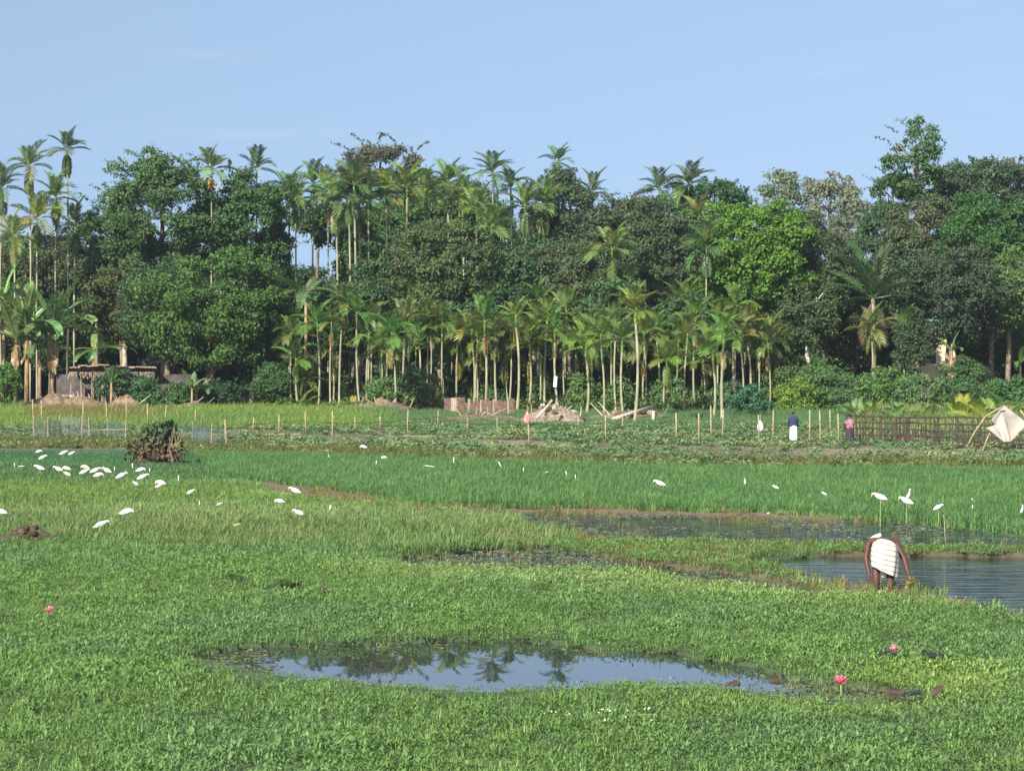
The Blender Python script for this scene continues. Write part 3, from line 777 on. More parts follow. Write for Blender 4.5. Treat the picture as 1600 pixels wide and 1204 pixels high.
# ---- palm fronds: shared meshes
def frond_mesh(rng, L, droop, pairs, ll, lw, e_up=0.0, hang=0.5):
    mb = MB(); pts = []; p = Vector((0, 0, 0)); n = 8
    for i in range(n + 1):
        t = i / n; ang = e_up - droop * t ** 1.3
        pts.append(p.copy()); p += Vector((math.cos(ang), 0, math.sin(ang))) * (L / n)
    mb.tube(pts, [0.035 * L / 2 * (1 - 0.8 * i / n) for i in range(n + 1)], 3, cap=False)
    for i in range(pairs):
        t = 0.16 + 0.84 * (i + rng.uniform(0, .5)) / pairs
        f = min(0.999, t) * n; k = int(f); q = pts[k].lerp(pts[k + 1], f - k); d = (pts[k + 1] - pts[k]).normalized()
        for sgn in (-1, 1):
            l2 = ll * (0.55 + 0.75 * math.sin(math.pi * min(1, 0.12 + t * 0.8))) * rng.uniform(0.85, 1.1)
            fw = 0.55 + 0.5 * t + rng.uniform(-.1, .1)
            side = Vector((0, sgn, 0)); up = Vector((-d.z, 0, d.x))
            v = (d * fw + side * 0.8 + up * 0.25).normalized()
            m_ = q + v * l2 * 0.55; e = m_ + (v + Vector((0, 0, -hang * rng.uniform(.7, 1.3)))).normalized() * l2 * 0.5
            wv = d * (lw * 0.5)
            mb.add([q - wv * .5, q + wv * .5, m_ + wv, m_ - wv, e], [(0, 1, 2, 3), (3, 2, 4)])
    return mb.mesh('frond', M['frond'])

PR = random.Random(3)
FROND = [frond_mesh(PR, 1.0, dr, 17, 0.34, 0.058, e_up=0.0, hang=0.55) for dr in (0.75, 1.05, 1.4, 1.75)]
HANG = [frond_mesh(PR, 1.0, 0.3, 12, 0.24, 0.08, hang=0.9) for _ in range(2)]
COCO = [frond_mesh(PR, 1.0, dr, 26, 0.21, 0.03, hang=0.6) for dr in (0.5, 0.8, 1.1)]
SHAFT = MB().tube([(0, 0, 0), (0, 0, .5), (0, 0, 1)], [0.105, 0.115, 0.05], 7).mesh('crownshaft', M['shaft'], True)
def fruit_mesh():
    mb = MB(); r = random.Random(9)
    for _ in range(26):
        mb.ball((r.gauss(0, .16), r.gauss(0, .12), -abs(r.gauss(0.25, .2))), 0.075, 5, 4)
    return mb.mesh('fruit_cluster', M['orange'])
FRUIT = fruit_mesh()
TRUNKS = []
for k in range(4):
    r = random.Random(40 + k); a, b = r.choice([-1, 1]) * r.uniform(.8, 2.6), r.uniform(-1, 1)
    V = [(a * math.sin(math.pi * i / 8) + q * math.cos(2 * math.pi * t / 7), b * math.sin(math.pi * i / 8) + q * math.sin(2 * math.pi * t / 7), i / 8)
         for i in range(9) for q in [1.25 if i == 0 else 1.0 - 0.25 * i / 8] for t in range(7)]
    mb = MB(); mb.add(V, [(i * 7 + t, i * 7 + (t + 1) % 7, i * 7 + 7 + (t + 1) % 7, i * 7 + 7 + t) for i in range(8) for t in range(7)] + [tuple(range(56, 63))])
    TRUNKS.append(mb.mesh('trunk', M['palmtrunk'], True))

def palm(px, crown_py, base_py, label, Y=None, group=None, fr=None, nf=10, col=(0.1, 0.16, 0.045), dead=None, fruit=False, hang=0, seed=1, lean=0.0, rtr=0.125, name='areca_palm', erect=0.0, base_px=None):
    """crown_py: row of the crown's growing point; base_py: row of the foot (gives the distance) unless Y is set"""
    rng = random.Random(seed * 97 + 13)
    if Y is None:
        B = put(base_px or px, base_py)
    else:
        Y = deep(Y); x = ((base_px or px) - UC) / F * Y; B = Vector((x, Y, float(height(np.array([x]), np.array([Y]))[0])))
    T = at(px, crown_py, B.y)
    root = thing(name, B, label, 'palm tree', group)
    h = T.z - B.z; dx = T.x - B.x; sl = 1.0
    tr = link('trunk', TRUNKS[seed % 4], root)
    tr.matrix_local = Matrix(((rtr, 0, dx, 0), (0, rtr, 0, 0), (0, 0, h - sl + 0.35, -0.15), (0, 0, 0, 1))) if False else Matrix.Identity(4)
    tr.scale = (rtr, rtr, (h - sl + 0.35)); tr.location = (0, 0, -0.15)
    tr.rotation_euler = (0, math.atan2(dx, h), rng.uniform(0, 6.28) if abs(dx) < 0.02 else 0)
    link('crownshaft', SHAFT, root, (dx * (h - sl) / h, 0, h - sl), (0, math.atan2(dx, h), 0), (rtr / 0.125, rtr / 0.125, sl))
    fr = (fr or 2.5) * 1.0; rtr *= 1.0
    col = (col[0] * 1.62, col[1] * 1.42, col[2] * 1.25)
    for i in range(nf):
        a = 2.399963 * i + rng.uniform(-.3, .3); q = i / max(1, nf - 1)
        pitch = R(86 - 92 * q + rng.uniform(-10, 10)) + erect
        c = tuple(v * rng.uniform(0.8, 1.25) for v in col)
        o = link('frond', FROND[rng.randrange(4) if q > 0.25 else rng.randrange(2)], root, (dx, 0, h - 0.05 - 0.15 * q), None, fr * rng.uniform(0.85, 1.12), c)
        o.rotation_euler = (rng.uniform(-.3, .3), -pitch, a)
    for i in range(hang):
        o = link('frond', HANG[i % 2], root, (dx, 0, h - 0.25), None, fr * rng.uniform(0.8, 1.05), tuple(v * 0.75 for v in col))
        o.rotation_euler = (0, R(78 + rng.uniform(-8, 6)), i * 2 * math.pi / hang + rng.uniform(-.2, .2))
    if dead:
        for (cc, aa, lb) in dead:
            o = link('frond', HANG[0], root, (dx, 0, h - sl * 0.9), (0, R(80), aa), fr * 0.8, cc, lb)
    if fruit:
        link('fruit_cluster', FRUIT, root, (dx, -0.25, h - sl - 0.1), None, 1.6)
    return root

YEL = (0.42, 0.28, 0.035); ORA = (0.42, 0.17, 0.07); TAN = (0.30, 0.19, 0.09); YG = (0.26, 0.27, 0.05)

# ---- front row of areca palms
FRONT = [  # trunk column, crown row, foot row, dead frond, extra words
    (496, 506, 625, None, 'with a bright green shaft'), (536, 470, 621, [(ORA, 0.2, 'dead orange frond')], 'with an orange dead frond beside it'),
    (557, 488, 625, None, 'with a glowing yellow green shaft'), (597, 545, 641, None, 'short and loose headed'),
    (612, 520, 642, None, 'close beside a shorter loose headed one'), (634, 505, 634, None, 'standing in front of a black gap'),
    (691, 498, 628, None, 'with a neat round head above bare pale trunk'), (737, 514, 638, [(YG, 2.6, 'yellowing frond')], 'left above the low brick wall'),
    (757, 500, 646, [(TAN, -.6, 'tan dead frond')], 'with a tan dead frond, above the low brick wall'), (774, 522, 640, None, 'rising from the end of the low brick wall'),
    (789, 547, 626, [(YG, -1.2, 'yellow green frond')], 'short with yellow frond, behind the brick wall'), (806, 492, 641, [(YEL, 2.8, 'yellow frond')], 'with a drooping yellow frond over the rubble'),
    (828, 540, 637, [(YEL, 3.0, 'yellow frond')], 'behind the red and white cloth'), (855, 495, 637, None, 'tall and leaning slightly, over the rubble heap'),
    (866, 514, 642, [(ORA, 0.4, 'brown dead frond')], 'with a brown dead frond over the rubble heap'), (915, 542, 646, None, 'just right of the rubble heap'),
    (938, 522, 649, None, 'with a thick pale trunk and arching head'), (955, 533, 641, [(TAN, 0.1, 'tan dead frond')], 'with a hanging tan sheath'),
    (972, 528, 651, None, 'left of the fallen pale log'), (993, 482, 660, None, 'whose tall trunk crosses the fallen pale log'),
    (1026, 516, 637, None, 'right of the fallen pale log'), (1042, 560, 646, [(YEL, 0.3, 'yellow dead frond'), (YG, 0.9, 'yellowing frond')], 'with a broad yellow dead frond'),
    (1086, 500, 641, [(YEL, 0.2, 'yellow frond')], 'with a wide head and small yellow frond low down'), (1099, 562, 641, None, 'short, beside a taller wide headed one'),
    (1114, 548, 652, None, 'short with a yellowish trunk'), (1131, 522, 656, None, 'with a long yellow green trunk near the blue green bush'),
    (1146, 512, 630, None, 'behind the left side of the blue green bush'), (1166, 510, 632, [(YG, 0.7, 'yellowing frond')], 'behind the blue green bush, with a hanging frond'),
    (1184, 524, 622, None, 'last at the right end of the row'), (462, 560, 622, [(YG, 1.6, 'yellow green frond')], 'low and shaggy at the left end of the row'),
]
for i, (px, cy, by, dead, ex) in enumerate(FRONT):
    rr = random.Random(i * 5 + 2)
    c = [(0.070, 0.135, 0.036), (0.085, 0.145, 0.04), (0.06, 0.12, 0.04), (0.10, 0.15, 0.04)][i % 4]
    palm(px, cy, by, 'front row areca palm ' + ex, group='areca palms in the front row', fr=rr.uniform(1.8, 2.35), nf=rr.choice([10, 11, 12, 13]), hang=rr.choice([0, 1, 2, 3]), col=tuple(v * rr.uniform(.85, 1.2) for v in c), dead=dead or ([((0.25, 0.20, 0.06), rr.uniform(0, 6), 'withering frond')] if rr.random() < .4 else None), seed=i + 1, rtr=rr.uniform(0.085, 0.115), base_px=px + rr.uniform(-7, 7))

# ---- palms rising through and above the wood
BACK = [  # column, crown row, distance, frond length, fronds, hanging fronds, words
    (105, 232, 262, 2.4, 9, 7, 'topmost palm at far left with a skirt of hanging fronds'), (46, 258, 264, 2.6, 9, 6, 'tall palm at far left with pale drooping skirt'),
    (3, 292, 262, 2.7, 9, 4, 'dark palm cut by the left edge of the picture'), (88, 306, 258, 2.7, 9, 4, 'palm just below the topmost one at far left'),
    (58, 340, 256, 2.7, 9, 3, 'pale green palm low in the far left cluster'), (22, 368, 254, 2.6, 9, 3, 'palm above the banana clump at the left edge'),
    (118, 352, 262, 2.6, 9, 4, 'palm at the right side of the far left cluster'),
    (331, 262, 268, 2.6, 9, 0, 'palm with an orange fruit bunch above the feathery trees'), (401, 262, 272, 2.4, 8, 0, 'dark palm tip right of the orange fruited palm'),
    (452, 302, 276, 2.8, 10, 2, 'palm on twin bare trunks left of the sky gap'), (462, 318, 280, 2.7, 9, 2, 'second palm of the twin bare trunks left of the sky gap'),
    (490, 284, 282, 2.9, 10, 2, 'palm standing over the sky gap'), (512, 300, 276, 2.7, 9, 2, 'palm right above the sky gap'),
    (525, 318, 272, 2.8, 10, 3, 'pale palm right of the sky gap with bare trunk'), (545, 306, 266, 2.8, 10, 3, 'left palm of the three with bright bare trunks'),
    (553, 286, 264, 2.9, 10, 2, 'middle palm of the three with bright bare trunks'), (561, 322, 268, 2.7, 9, 3, 'right palm of the three with bright bare trunks'),
    (575, 300, 274, 2.7, 9, 2, 'palm behind the three bright bare trunks'), (603, 300, 276, 2.7, 9, 1, 'yellowish palm under the purple brown tree'),
    (636, 290, 270, 2.8, 10, 2, 'bright palm right of the purple brown tree'), (664, 296, 276, 2.6, 9, 1, 'palm with upright yellow fronds, middle of the skyline'),
    (700, 284, 274, 2.7, 10, 1, 'broad palm in the middle of the skyline'), (722, 302, 270, 2.7, 9, 2, 'palm left of the pointed skyline palm'),
    (770, 268, 272, 2.6, 9, 1, 'pointed palm highest in the middle skyline'), (745, 330, 266, 2.8, 10, 2, 'palm below the pointed skyline palm'),
    (768, 352, 262, 2.8, 9, 2, 'palm with a short bare trunk in mid wood'), (798, 292, 276, 2.7, 9, 1, 'palm right of the pointed skyline palm'),
    (820, 320, 268, 2.9, 10, 5, 'drooping palm with long hanging fronds, left of a pair'), (850, 316, 270, 2.9, 10, 5, 'drooping palm with long hanging fronds, right of a pair'),
    (872, 252, 282, 2.3, 7, 0, 'small palm tip above the grey green tree'), (926, 298, 284, 2.5, 8, 0, 'palm tip right of the grey green tree'),
    (956, 388, 256, 2.9, 11, 3, 'starry palm in front of the grey tree'), (1030, 294, 272, 2.7, 10, 3, 'palm left of the dark skyline palm'),
    (1076, 286, 272, 2.9, 11, 2, 'dark palm on the skyline left of the bright tree'), (1090, 338, 262, 2.7, 10, 4, 'yellowish palm under the dark skyline palm'),
    (1104, 386, 256, 2.7, 11, 5, 'palm on a long white trunk beside the bright tree'),
    (970, 448, 258, 2.7, 9, 1, 'palm halfway up the grove below the starry one'), (1192, 478, 258, 2.6, 9, 2, 'pale palm under the bright tree'),
    (842, 468, 256, 2.4, 8, 0, 'palm below a lone orange dead leaf'), (708, 462, 262, 2.5, 8, 0, 'palm half hidden above the front row'),
    (640, 470, 258, 2.6, 9, 1, 'pale headed palm behind the front row'), (620, 445, 262, 2.5, 8, 0, 'upright fronded palm behind the front row'),
    (770, 478, 256, 2.6, 9, 0, 'palm behind the brick wall palms'), (900, 470, 262, 2.6, 9, 1, 'dim palm between grey tree and front row'),
    (1165, 452, 264, 2.5, 8, 1, 'dim palm below the bright tree'), (1060, 470, 262, 2.6, 9, 1, 'palm head left of the long white trunk'),
    (1362, 512, 252, 2.4, 10, 2, 'short palm behind the dark fence, left of two'), (1412, 516, 254, 2.4, 10, 2, 'short palm behind the dark fence, right of two'),
]
FRONTAL = (9, 10, 13, 14, 15, 16, 25, 27, 28, 31, 35)
for i, (px, cy, Y, fr, nf, hg, ex) in enumerate(BACK):
    if i < 7: Y += 6
    if 30 < i < 36 and i not in FRONTAL: Y += 14
    rr = random.Random(i * 3 + 77)
    c = [(0.068, 0.128, 0.038), (0.09, 0.15, 0.042), (0.058, 0.115, 0.04)][i % 3]
    if i in (4, 5, 18, 20, 34, 37): c = (0.12, 0.175, 0.045)
    if i in (0, 2, 8, 33): c = (0.05, 0.10, 0.036)
    palm(px, cy, None, ex, Y=Y, group='palms rising through the wood', fr=fr * 0.92, nf=nf + 2, hang=hg, col=c, seed=i + 50, fruit=(i == 7), rtr=rr.uniform(0.09, 0.115),
         dead=[(ORA, 0.3, 'orange dead frond')] if i in (12, 38) else None)

# ---- coconut palm
def coconut(px, crown_py, Y, label):
    rng = random.Random(8); Y = deep(Y); x = (px - UC) / F * Y
    B = Vector((x, Y, float(height(np.array([x]), np.array([Y]))[0]))); T = at(px, crown_py, Y); h = T.z - B.z
    root = thing('coconut_palm', B, label, 'palm tree')
    link('trunk', MB().tube([(0, 0, -.15), (.1, 0, h * .5), (0, 0, h)], [.26, .2, .17], 8).mesh('trunk', M['bark'], True), root)
    for i in range(15):
        q = i / 14; o = link('frond', COCO[i % 3], root, (0, 0, h - .1), None, rng.uniform(4.4, 5.6), tuple(v * rng.uniform(.8, 1.25) for v in (0.06, 0.115, 0.035)))
        o.rotation_euler = (rng.uniform(-.3, .3), -R(88 - 78 * q + rng.uniform(-8, 8)), 2.4 * i)
    for i in range(4):
        o = link('frond', COCO[2], root, (0, 0, h - .3), (0, R(55), i * 1.6 + .4), 4.2, (0.17, 0.13, 0.07), 'brown hanging frond')
    return root
coconut(1364, 466, 256, 'coconut palm with long feathery upright fronds among dark trees')

# ---- broadleaf trees
T_ = tree
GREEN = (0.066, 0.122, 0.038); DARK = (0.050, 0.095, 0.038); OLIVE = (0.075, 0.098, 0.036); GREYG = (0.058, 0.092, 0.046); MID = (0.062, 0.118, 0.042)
BR = (0.086, 0.172, 0.026); PURP = (0.082, 0.092, 0.062); HAZE_PALE = (0.13, 0.165, 0.10); BROWN = (0.070, 0.092, 0.042)  # the pale tone has distance haze mixed into the leaf colour
T_(255, 252, 420, 175, 268, (0.068, 0.125, 0.045), 'tall feathery tree with wispy sprays against the sky', leaf=0.30, lump=1.5, seed=1, sprigs=26, name='feathery_tree')
T_(190, 318, 420, 110, 270, (0.06, 0.115, 0.042), 'lower feathery tree with thin twigs, left of the tall feathery one', leaf=0.30, lump=1.2, seed=2, sprigs=16, name='feathery_tree')
T_(385, 262, 430, 125, 270, (0.050, 0.105, 0.034), 'tall dark green tree left of the sky gap', leaf=0.34, lump=1.3, seed=3, sprigs=5)
T_(345, 390, 575, 225, 255, (0.062, 0.120, 0.030), 'broad mid green tree with dense crown at the left front of the wood', leaf=0.34, lump=1.5, seed=4, trunk_px=311, limbs=7)
T_(400, 450, 585, 120, 258, (0.052, 0.10, 0.032), 'dark green tree on a pale stem, right of the broad mid green tree', leaf=0.34, seed=5, trunk='palebark', trunk_px=394)
T_(190, 390, 540, 130, 270, OLIVE, 'olive tree with forked pale stem behind the thatched shed', leaf=0.32, seed=6, trunk='palebark', trunk_px=200)
T_(78, 372, 470, 150, 276, BROWN, 'brownish green tree behind the banana clump', leaf=0.32, seed=7)
T_(150, 340, 430, 110, 276, GREYG, 'dim greyish tree under the far left palms', leaf=0.34, seed=8)
T_(595, 222, 310, 112, 320, PURP, 'purple brown thin crowned tree above the palms', leaf=0.36, lump=1.3, cover=0.95, seed=9, sprigs=8)
T_(665, 275, 360, 60, 312, PURP, 'small purple brown crown right of the big purple brown tree', leaf=0.36, lump=0.9, cover=0.5, seed=10)
T_(690, 345, 500, 175, 258, (0.072, 0.105, 0.040), 'olive green tree in the middle of the wood', leaf=0.32, seed=11, lump=1.4)
T_(612, 360, 490, 100, 262, DARK, 'dark tree in the shade right of the bare palm trunks', leaf=0.36, seed=12)
T_(700, 284, 400, 140, 290, MID, 'green tree behind the middle skyline palms', leaf=0.36, seed=13)
T_(800, 400, 510, 110, 268, (0.045, 0.095, 0.042), 'blue green tree below the drooping palm pair', leaf=0.34, seed=14)
T_(880, 262, 420, 130, 276, GREYG, 'grey green tree on the skyline with a pointed top', leaf=0.34, lump=1.3, seed=15, shape='cone')
T_(925, 305, 440, 120, 272, (0.062, 0.088, 0.046), 'grey green tree sloping down right of the pointed one', leaf=0.34, seed=16)
T_(890, 378, 500, 150, 262, (0.076, 0.102, 0.048), 'dusty grey olive tree low in the middle', leaf=0.30, lump=1.2, seed=17)
T_(1025, 320, 490, 125, 266, (0.064, 0.094, 0.046), 'greyish brown tree left of the bright tree', leaf=0.30, lump=1.2, seed=18)
T_(985, 306, 400, 90, 286, BROWN, 'brownish tree in the dip of the skyline', leaf=0.34, seed=19)
T_(1020, 440, 530, 120, 270, DARK, 'dark tree behind the front palms below the greyish brown tree', leaf=0.34, seed=20)
T_(1185, 312, 480, 165, 258, BR, 'bright yellow green dense tree right of centre', leaf=0.34, lump=1.15, seed=21, cover=1.2)
T_(1140, 400, 500, 100, 262, (0.09, 0.175, 0.03), 'smaller bright green tree at the foot of the bright dense tree', leaf=0.34, lump=1.0, seed=22)
T_(1115, 278, 380, 125, 288, (0.042, 0.092, 0.038), 'dark green dome behind the bright tree', leaf=0.36, lump=1.2, seed=23)
T_(1222, 268, 360, 66, 400, HAZE_PALE, 'pale hazy tree far off, left of two', leaf=0.5, lump=1.5, seed=24, cover=0.7)  # far trees, this and the next ones: leaf colours lightened to imitate haze
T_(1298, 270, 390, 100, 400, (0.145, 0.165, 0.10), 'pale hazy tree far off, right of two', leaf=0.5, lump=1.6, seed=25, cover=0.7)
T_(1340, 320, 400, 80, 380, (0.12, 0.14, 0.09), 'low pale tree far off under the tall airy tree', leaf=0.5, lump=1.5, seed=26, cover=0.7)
T_(1432, 186, 318, 92, 284, (0.058, 0.115, 0.032), 'tall airy tree with see-through crown standing above all others', leaf=0.34, lump=1.0, lumps=52, cover=0.7, seed=29, limbs=12, name='airy_tree')
T_(1395, 268, 350, 66, 288, (0.050, 0.105, 0.034), 'dark green crown at the left foot of the tall airy tree', leaf=0.34, lump=0.9, seed=28)
T_(1385, 320, 420, 90, 282, (0.052, 0.100, 0.042), 'green tree below the tall airy tree', leaf=0.34, seed=29)
T_(1520, 248, 350, 150, 296, GREYG, 'grey green tree on the skyline right of the tall airy tree', leaf=0.38, lump=1.4, seed=30)
T_(1590, 250, 350, 80, 300, (0.09, 0.10, 0.07), 'grey tree at the right end of the skyline', leaf=0.38, lump=1.2, seed=31)
T_(1448, 306, 420, 120, 272, BROWN, 'brownish grey tree under the tall airy tree', leaf=0.32, lump=1.2, seed=32)
T_(1548, 306, 420, 145, 264, (0.045, 0.110, 0.030), 'round fresh green tree near the right edge', leaf=0.32, lump=1.15, seed=33)
T_(1482, 390, 545, 165, 256, (0.052, 0.076, 0.040), 'large dark grey tree hiding the cream house', leaf=0.30, lump=1.3, seed=34)
T_(1290, 365, 520, 130, 262, (0.062, 0.086, 0.040), 'dark olive grey tree left of the coconut palm', leaf=0.30, lump=1.2, seed=35)
T_(1262, 430, 545, 100, 256, (0.062, 0.098, 0.038), 'small tree on a pale forking trunk right of the palm row', leaf=0.30, lump=0.95, cover=0.75, seed=36, trunk='palebark', trunk_px=1257, trunk_r=0.24, limbs=8)
T_(1575, 400, 520, 100, 258, (0.085, 0.145, 0.042), 'arching light green bamboo clump at the right edge', leaf=0.30, lump=1.1, seed=37, sprigs=10, name='feathery_tree')
T_(1330, 470, 570, 110, 264, (0.055, 0.088, 0.038), 'olive tree behind the left short palm', leaf=0.30, seed=38)
T_(1215, 490, 600, 90, 258, (0.06, 0.105, 0.04), 'leafy small tree beside the right end of the palm row', leaf=0.30, lump=1.0, seed=39)
T_(560, 440, 560, 120, 257, DARK, 'dark tree behind the left palms of the front row', leaf=0.34, seed=40)
T_(500, 445, 570, 100, 258, (0.05, 0.10, 0.035), 'green tree below the sky gap', leaf=0.34, seed=41)
T_(30, 370, 450, 90, 284, (0.075, 0.125, 0.04), 'green tree between the far left palms', leaf=0.34, seed=42)
T_(1540, 470, 575, 120, 268, DARK, 'black shaded tree behind the papaya at right', leaf=0.34, seed=43)
T_(470, 418, 520, 130, 300, DARK, 'dark tree closing the bottom of the sky gap', leaf=0.36, seed=44)
T_(1400, 440, 560, 110, 272, (0.05, 0.08, 0.036), 'dark tree behind the two short palms', leaf=0.32, seed=45)
# the deep wood behind
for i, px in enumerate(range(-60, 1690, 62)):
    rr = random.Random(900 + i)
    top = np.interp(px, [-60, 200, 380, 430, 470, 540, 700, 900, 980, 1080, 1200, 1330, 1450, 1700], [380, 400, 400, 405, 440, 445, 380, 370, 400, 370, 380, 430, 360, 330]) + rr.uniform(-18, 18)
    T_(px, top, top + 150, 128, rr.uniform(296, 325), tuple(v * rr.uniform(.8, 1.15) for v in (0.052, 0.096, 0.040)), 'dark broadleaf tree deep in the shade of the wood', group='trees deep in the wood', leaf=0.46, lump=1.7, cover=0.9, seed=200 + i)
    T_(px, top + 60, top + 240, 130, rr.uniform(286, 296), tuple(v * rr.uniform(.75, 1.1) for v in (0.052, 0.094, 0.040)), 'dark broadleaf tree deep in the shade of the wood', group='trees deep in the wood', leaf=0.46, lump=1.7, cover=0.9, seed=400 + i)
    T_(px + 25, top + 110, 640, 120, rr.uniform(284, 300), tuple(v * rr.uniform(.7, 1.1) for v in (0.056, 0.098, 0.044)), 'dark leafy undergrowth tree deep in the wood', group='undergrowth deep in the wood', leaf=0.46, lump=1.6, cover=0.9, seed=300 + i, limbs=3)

FILL = [
    (642, 292, 480, 125, 292, MID, 'green tree under the bright skyline palm right of the purple brown crown'), (745, 296, 490, 130, 292, DARK, 'dark green tree under the pointed skyline palm'),
    (832, 372, 490, 115, 262, DARK, 'shadowy tree behind the drooping palm pair'), (590, 326, 450, 95, 292, MID, 'green tree behind the three bright bare trunks'),
    (965, 340, 480, 110, 274, OLIVE, 'olive tree behind the starry palm'), (1062, 326, 450, 110, 276, MID, 'green tree under the dark skyline palm'),
    (1335, 400, 530, 120, 270, OLIVE, 'olive tree left behind the coconut palm'), (90, 400, 600, 150, 280, DARK, 'dark tree behind the banana stems'),
    (15, 390, 600, 110, 280, MID, 'green tree behind the leftmost banana leaves'), (262, 400, 570, 130, 262, DARK, 'dark tree left of the broad mid green tree'),
    (425, 340, 480, 62, 272, MID, 'narrow green tree touching the left side of the sky gap'), (330, 300, 420, 110, 274, GREEN, 'green tree under the orange fruited palm'),
    (60, 385, 500, 120, 284, OLIVE, 'olive tree wrapped round the far left palm trunks'), (660, 440, 570, 120, 270, DARK, 'dark tree behind the neat headed front palm'),
    (760, 446, 580, 120, 256, DARK, 'dark tree behind the brick wall palm heads'), (860, 450, 590, 120, 270, DARK, 'dark tree behind the rubble heap palm heads'),
    (950, 440, 590, 120, 254, MID, 'shaded green tree behind the fallen log palms'), (1080, 462, 590, 120, 255, DARK, 'dark tree behind the wide headed front palm'),
    (1160, 440, 590, 120, 268, MID, 'shaded green tree behind the right end of the palm row'), (1505, 320, 450, 110, 280, MID, 'green tree between dark grey and fresh green trees'),
    (1420, 380, 500, 110, 270, GREYG, 'grey green tree right behind the coconut palm'), (1250, 330, 450, 90, 290, GREYG, 'dull tree between the bright tree and the pale far trees'),
    (497, 312, 388, 95, 290, MID, 'small green crown hanging above the sky gap'), (555, 330, 470, 70, 284, MID, 'green tree right of the sky gap'),
]
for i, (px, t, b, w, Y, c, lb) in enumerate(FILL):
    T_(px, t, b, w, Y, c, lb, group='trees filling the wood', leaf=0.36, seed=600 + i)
MIDP = [(455, 520), (520, 548), (580, 502), (650, 542), (668, 486), (715, 545), (842, 505), (885, 486), (900, 545), (1006, 545), (1062, 545), (1076, 476), (1150, 476), (1206, 525), (1122, 506), (985, 560), (745, 560), (475, 590), (690, 560)]
MIDW = ['in the shade left of the first front trunk', 'low behind the bright shafted left palms', 'between the yellow green shaft and the loose headed palms', 'in the black gap left of the neat headed palm',
        'high behind the neat headed palm', 'low between the neat head and the brick wall palms', 'above the rubble heap', 'high to the right of the rubble heap', 'low to the right of the rubble heap',
        'right of the tall log crossing trunk', 'left of the wide headed palm', 'above and left of the wide headed palm', 'above the right end of the row', 'past the right end of the row',
        'right of the wide headed palm', 'low behind the fallen log', 'low behind the brick wall', 'low at the left end of the row', 'low in the black gap beside the neat headed palm']
def mid_label(i, side, near): return 'dim shaded palm head ' + MIDW[i]
for i, (px, cy) in enumerate(MIDP):
    near = min(FRONT, key=lambda f: abs(f[0] - px))
    side = 'left' if px < near[0] else 'right'
    palm(px, cy, None, mid_label(i, side, near), Y=249 + (i % 4) * 2, group='shaded palms behind the front row', fr=1.9 + (i % 4) * 0.18, nf=10 + i % 3, hang=i % 3, col=[(0.085, 0.14, 0.04), (0.10, 0.15, 0.045), (0.075, 0.13, 0.038)][i % 3], dead=[(YEL, i * 1.1, 'yellow dead frond')] if i % 4 == 1 else None, seed=i + 150, rtr=0.09)

THIN = [(518, 500, 628), (576, 520, 632), (655, 515, 634), (674, 505, 630), (715, 520, 632), (746, 530, 640), (798, 515, 634), (842, 520, 636), (880, 530, 640), (925, 515, 640), (962, 500, 642), (1006, 520, 640), (1060, 530, 640), (1074, 520, 644), (1156, 525, 640), (1200, 535, 634)]
seen_thin = set()
for i, (px, cy, by) in enumerate(THIN):
    near = min([f for f in FRONT if (('left' if px < f[0] else 'right'), f[4]) not in seen_thin], key=lambda f: abs(f[0] - px))
    side = 'left' if px < near[0] else 'right'; seen_thin.add((side, near[4])); rr = random.Random(700 + i)
    palm(px, cy, by, f'thin palm {side} of the one {near[4]}', group='thin palms in the front row', fr=rr.uniform(1.5, 2.0), nf=rr.choice([9, 10, 11]), hang=rr.choice([0, 1, 2]),
         col=(0.085 * rr.uniform(.9, 1.2), 0.14, 0.04), dead=[(TAN, rr.uniform(0, 6), 'tan dead frond')] if i % 3 == 0 else None, seed=i + 250, rtr=rr.uniform(.07, .095), base_px=px + rr.uniform(-5, 5))

# the wood runs on beyond both sides of the picture as one mass
for sgn, x0 in ((-1, -40.0), (1, 40.0)):
    rg = np.random.default_rng(40 + sgn); VV = []; FF = []; nb = 0
    for i in range(14):
        cx = sgn * (52 + 4.2 * i + rg.uniform(-1, 1)); cy = 214 + rg.uniform(-10, 14); hh = rg.uniform(11, 19)
        P, N = crown_points(rg, 9.5, hh * .95, 8.0, 26, 1.5, .42, .9)
        V, Fq = kites(rg, P + np.array([cx, cy, hh * .52 + .8]), N, .42); VV.append(V); FF.append(Fq + nb); nb += len(V)
    o = link('wood', raw_mesh('wood', np.concatenate(VV), np.concatenate(FF), M['leaf']), color=(0.06, 0.11, 0.045))
    tag(o, 'wood running on past the ' + ('left' if sgn < 0 else 'right') + ' edge of the picture', None, kind='stuff')

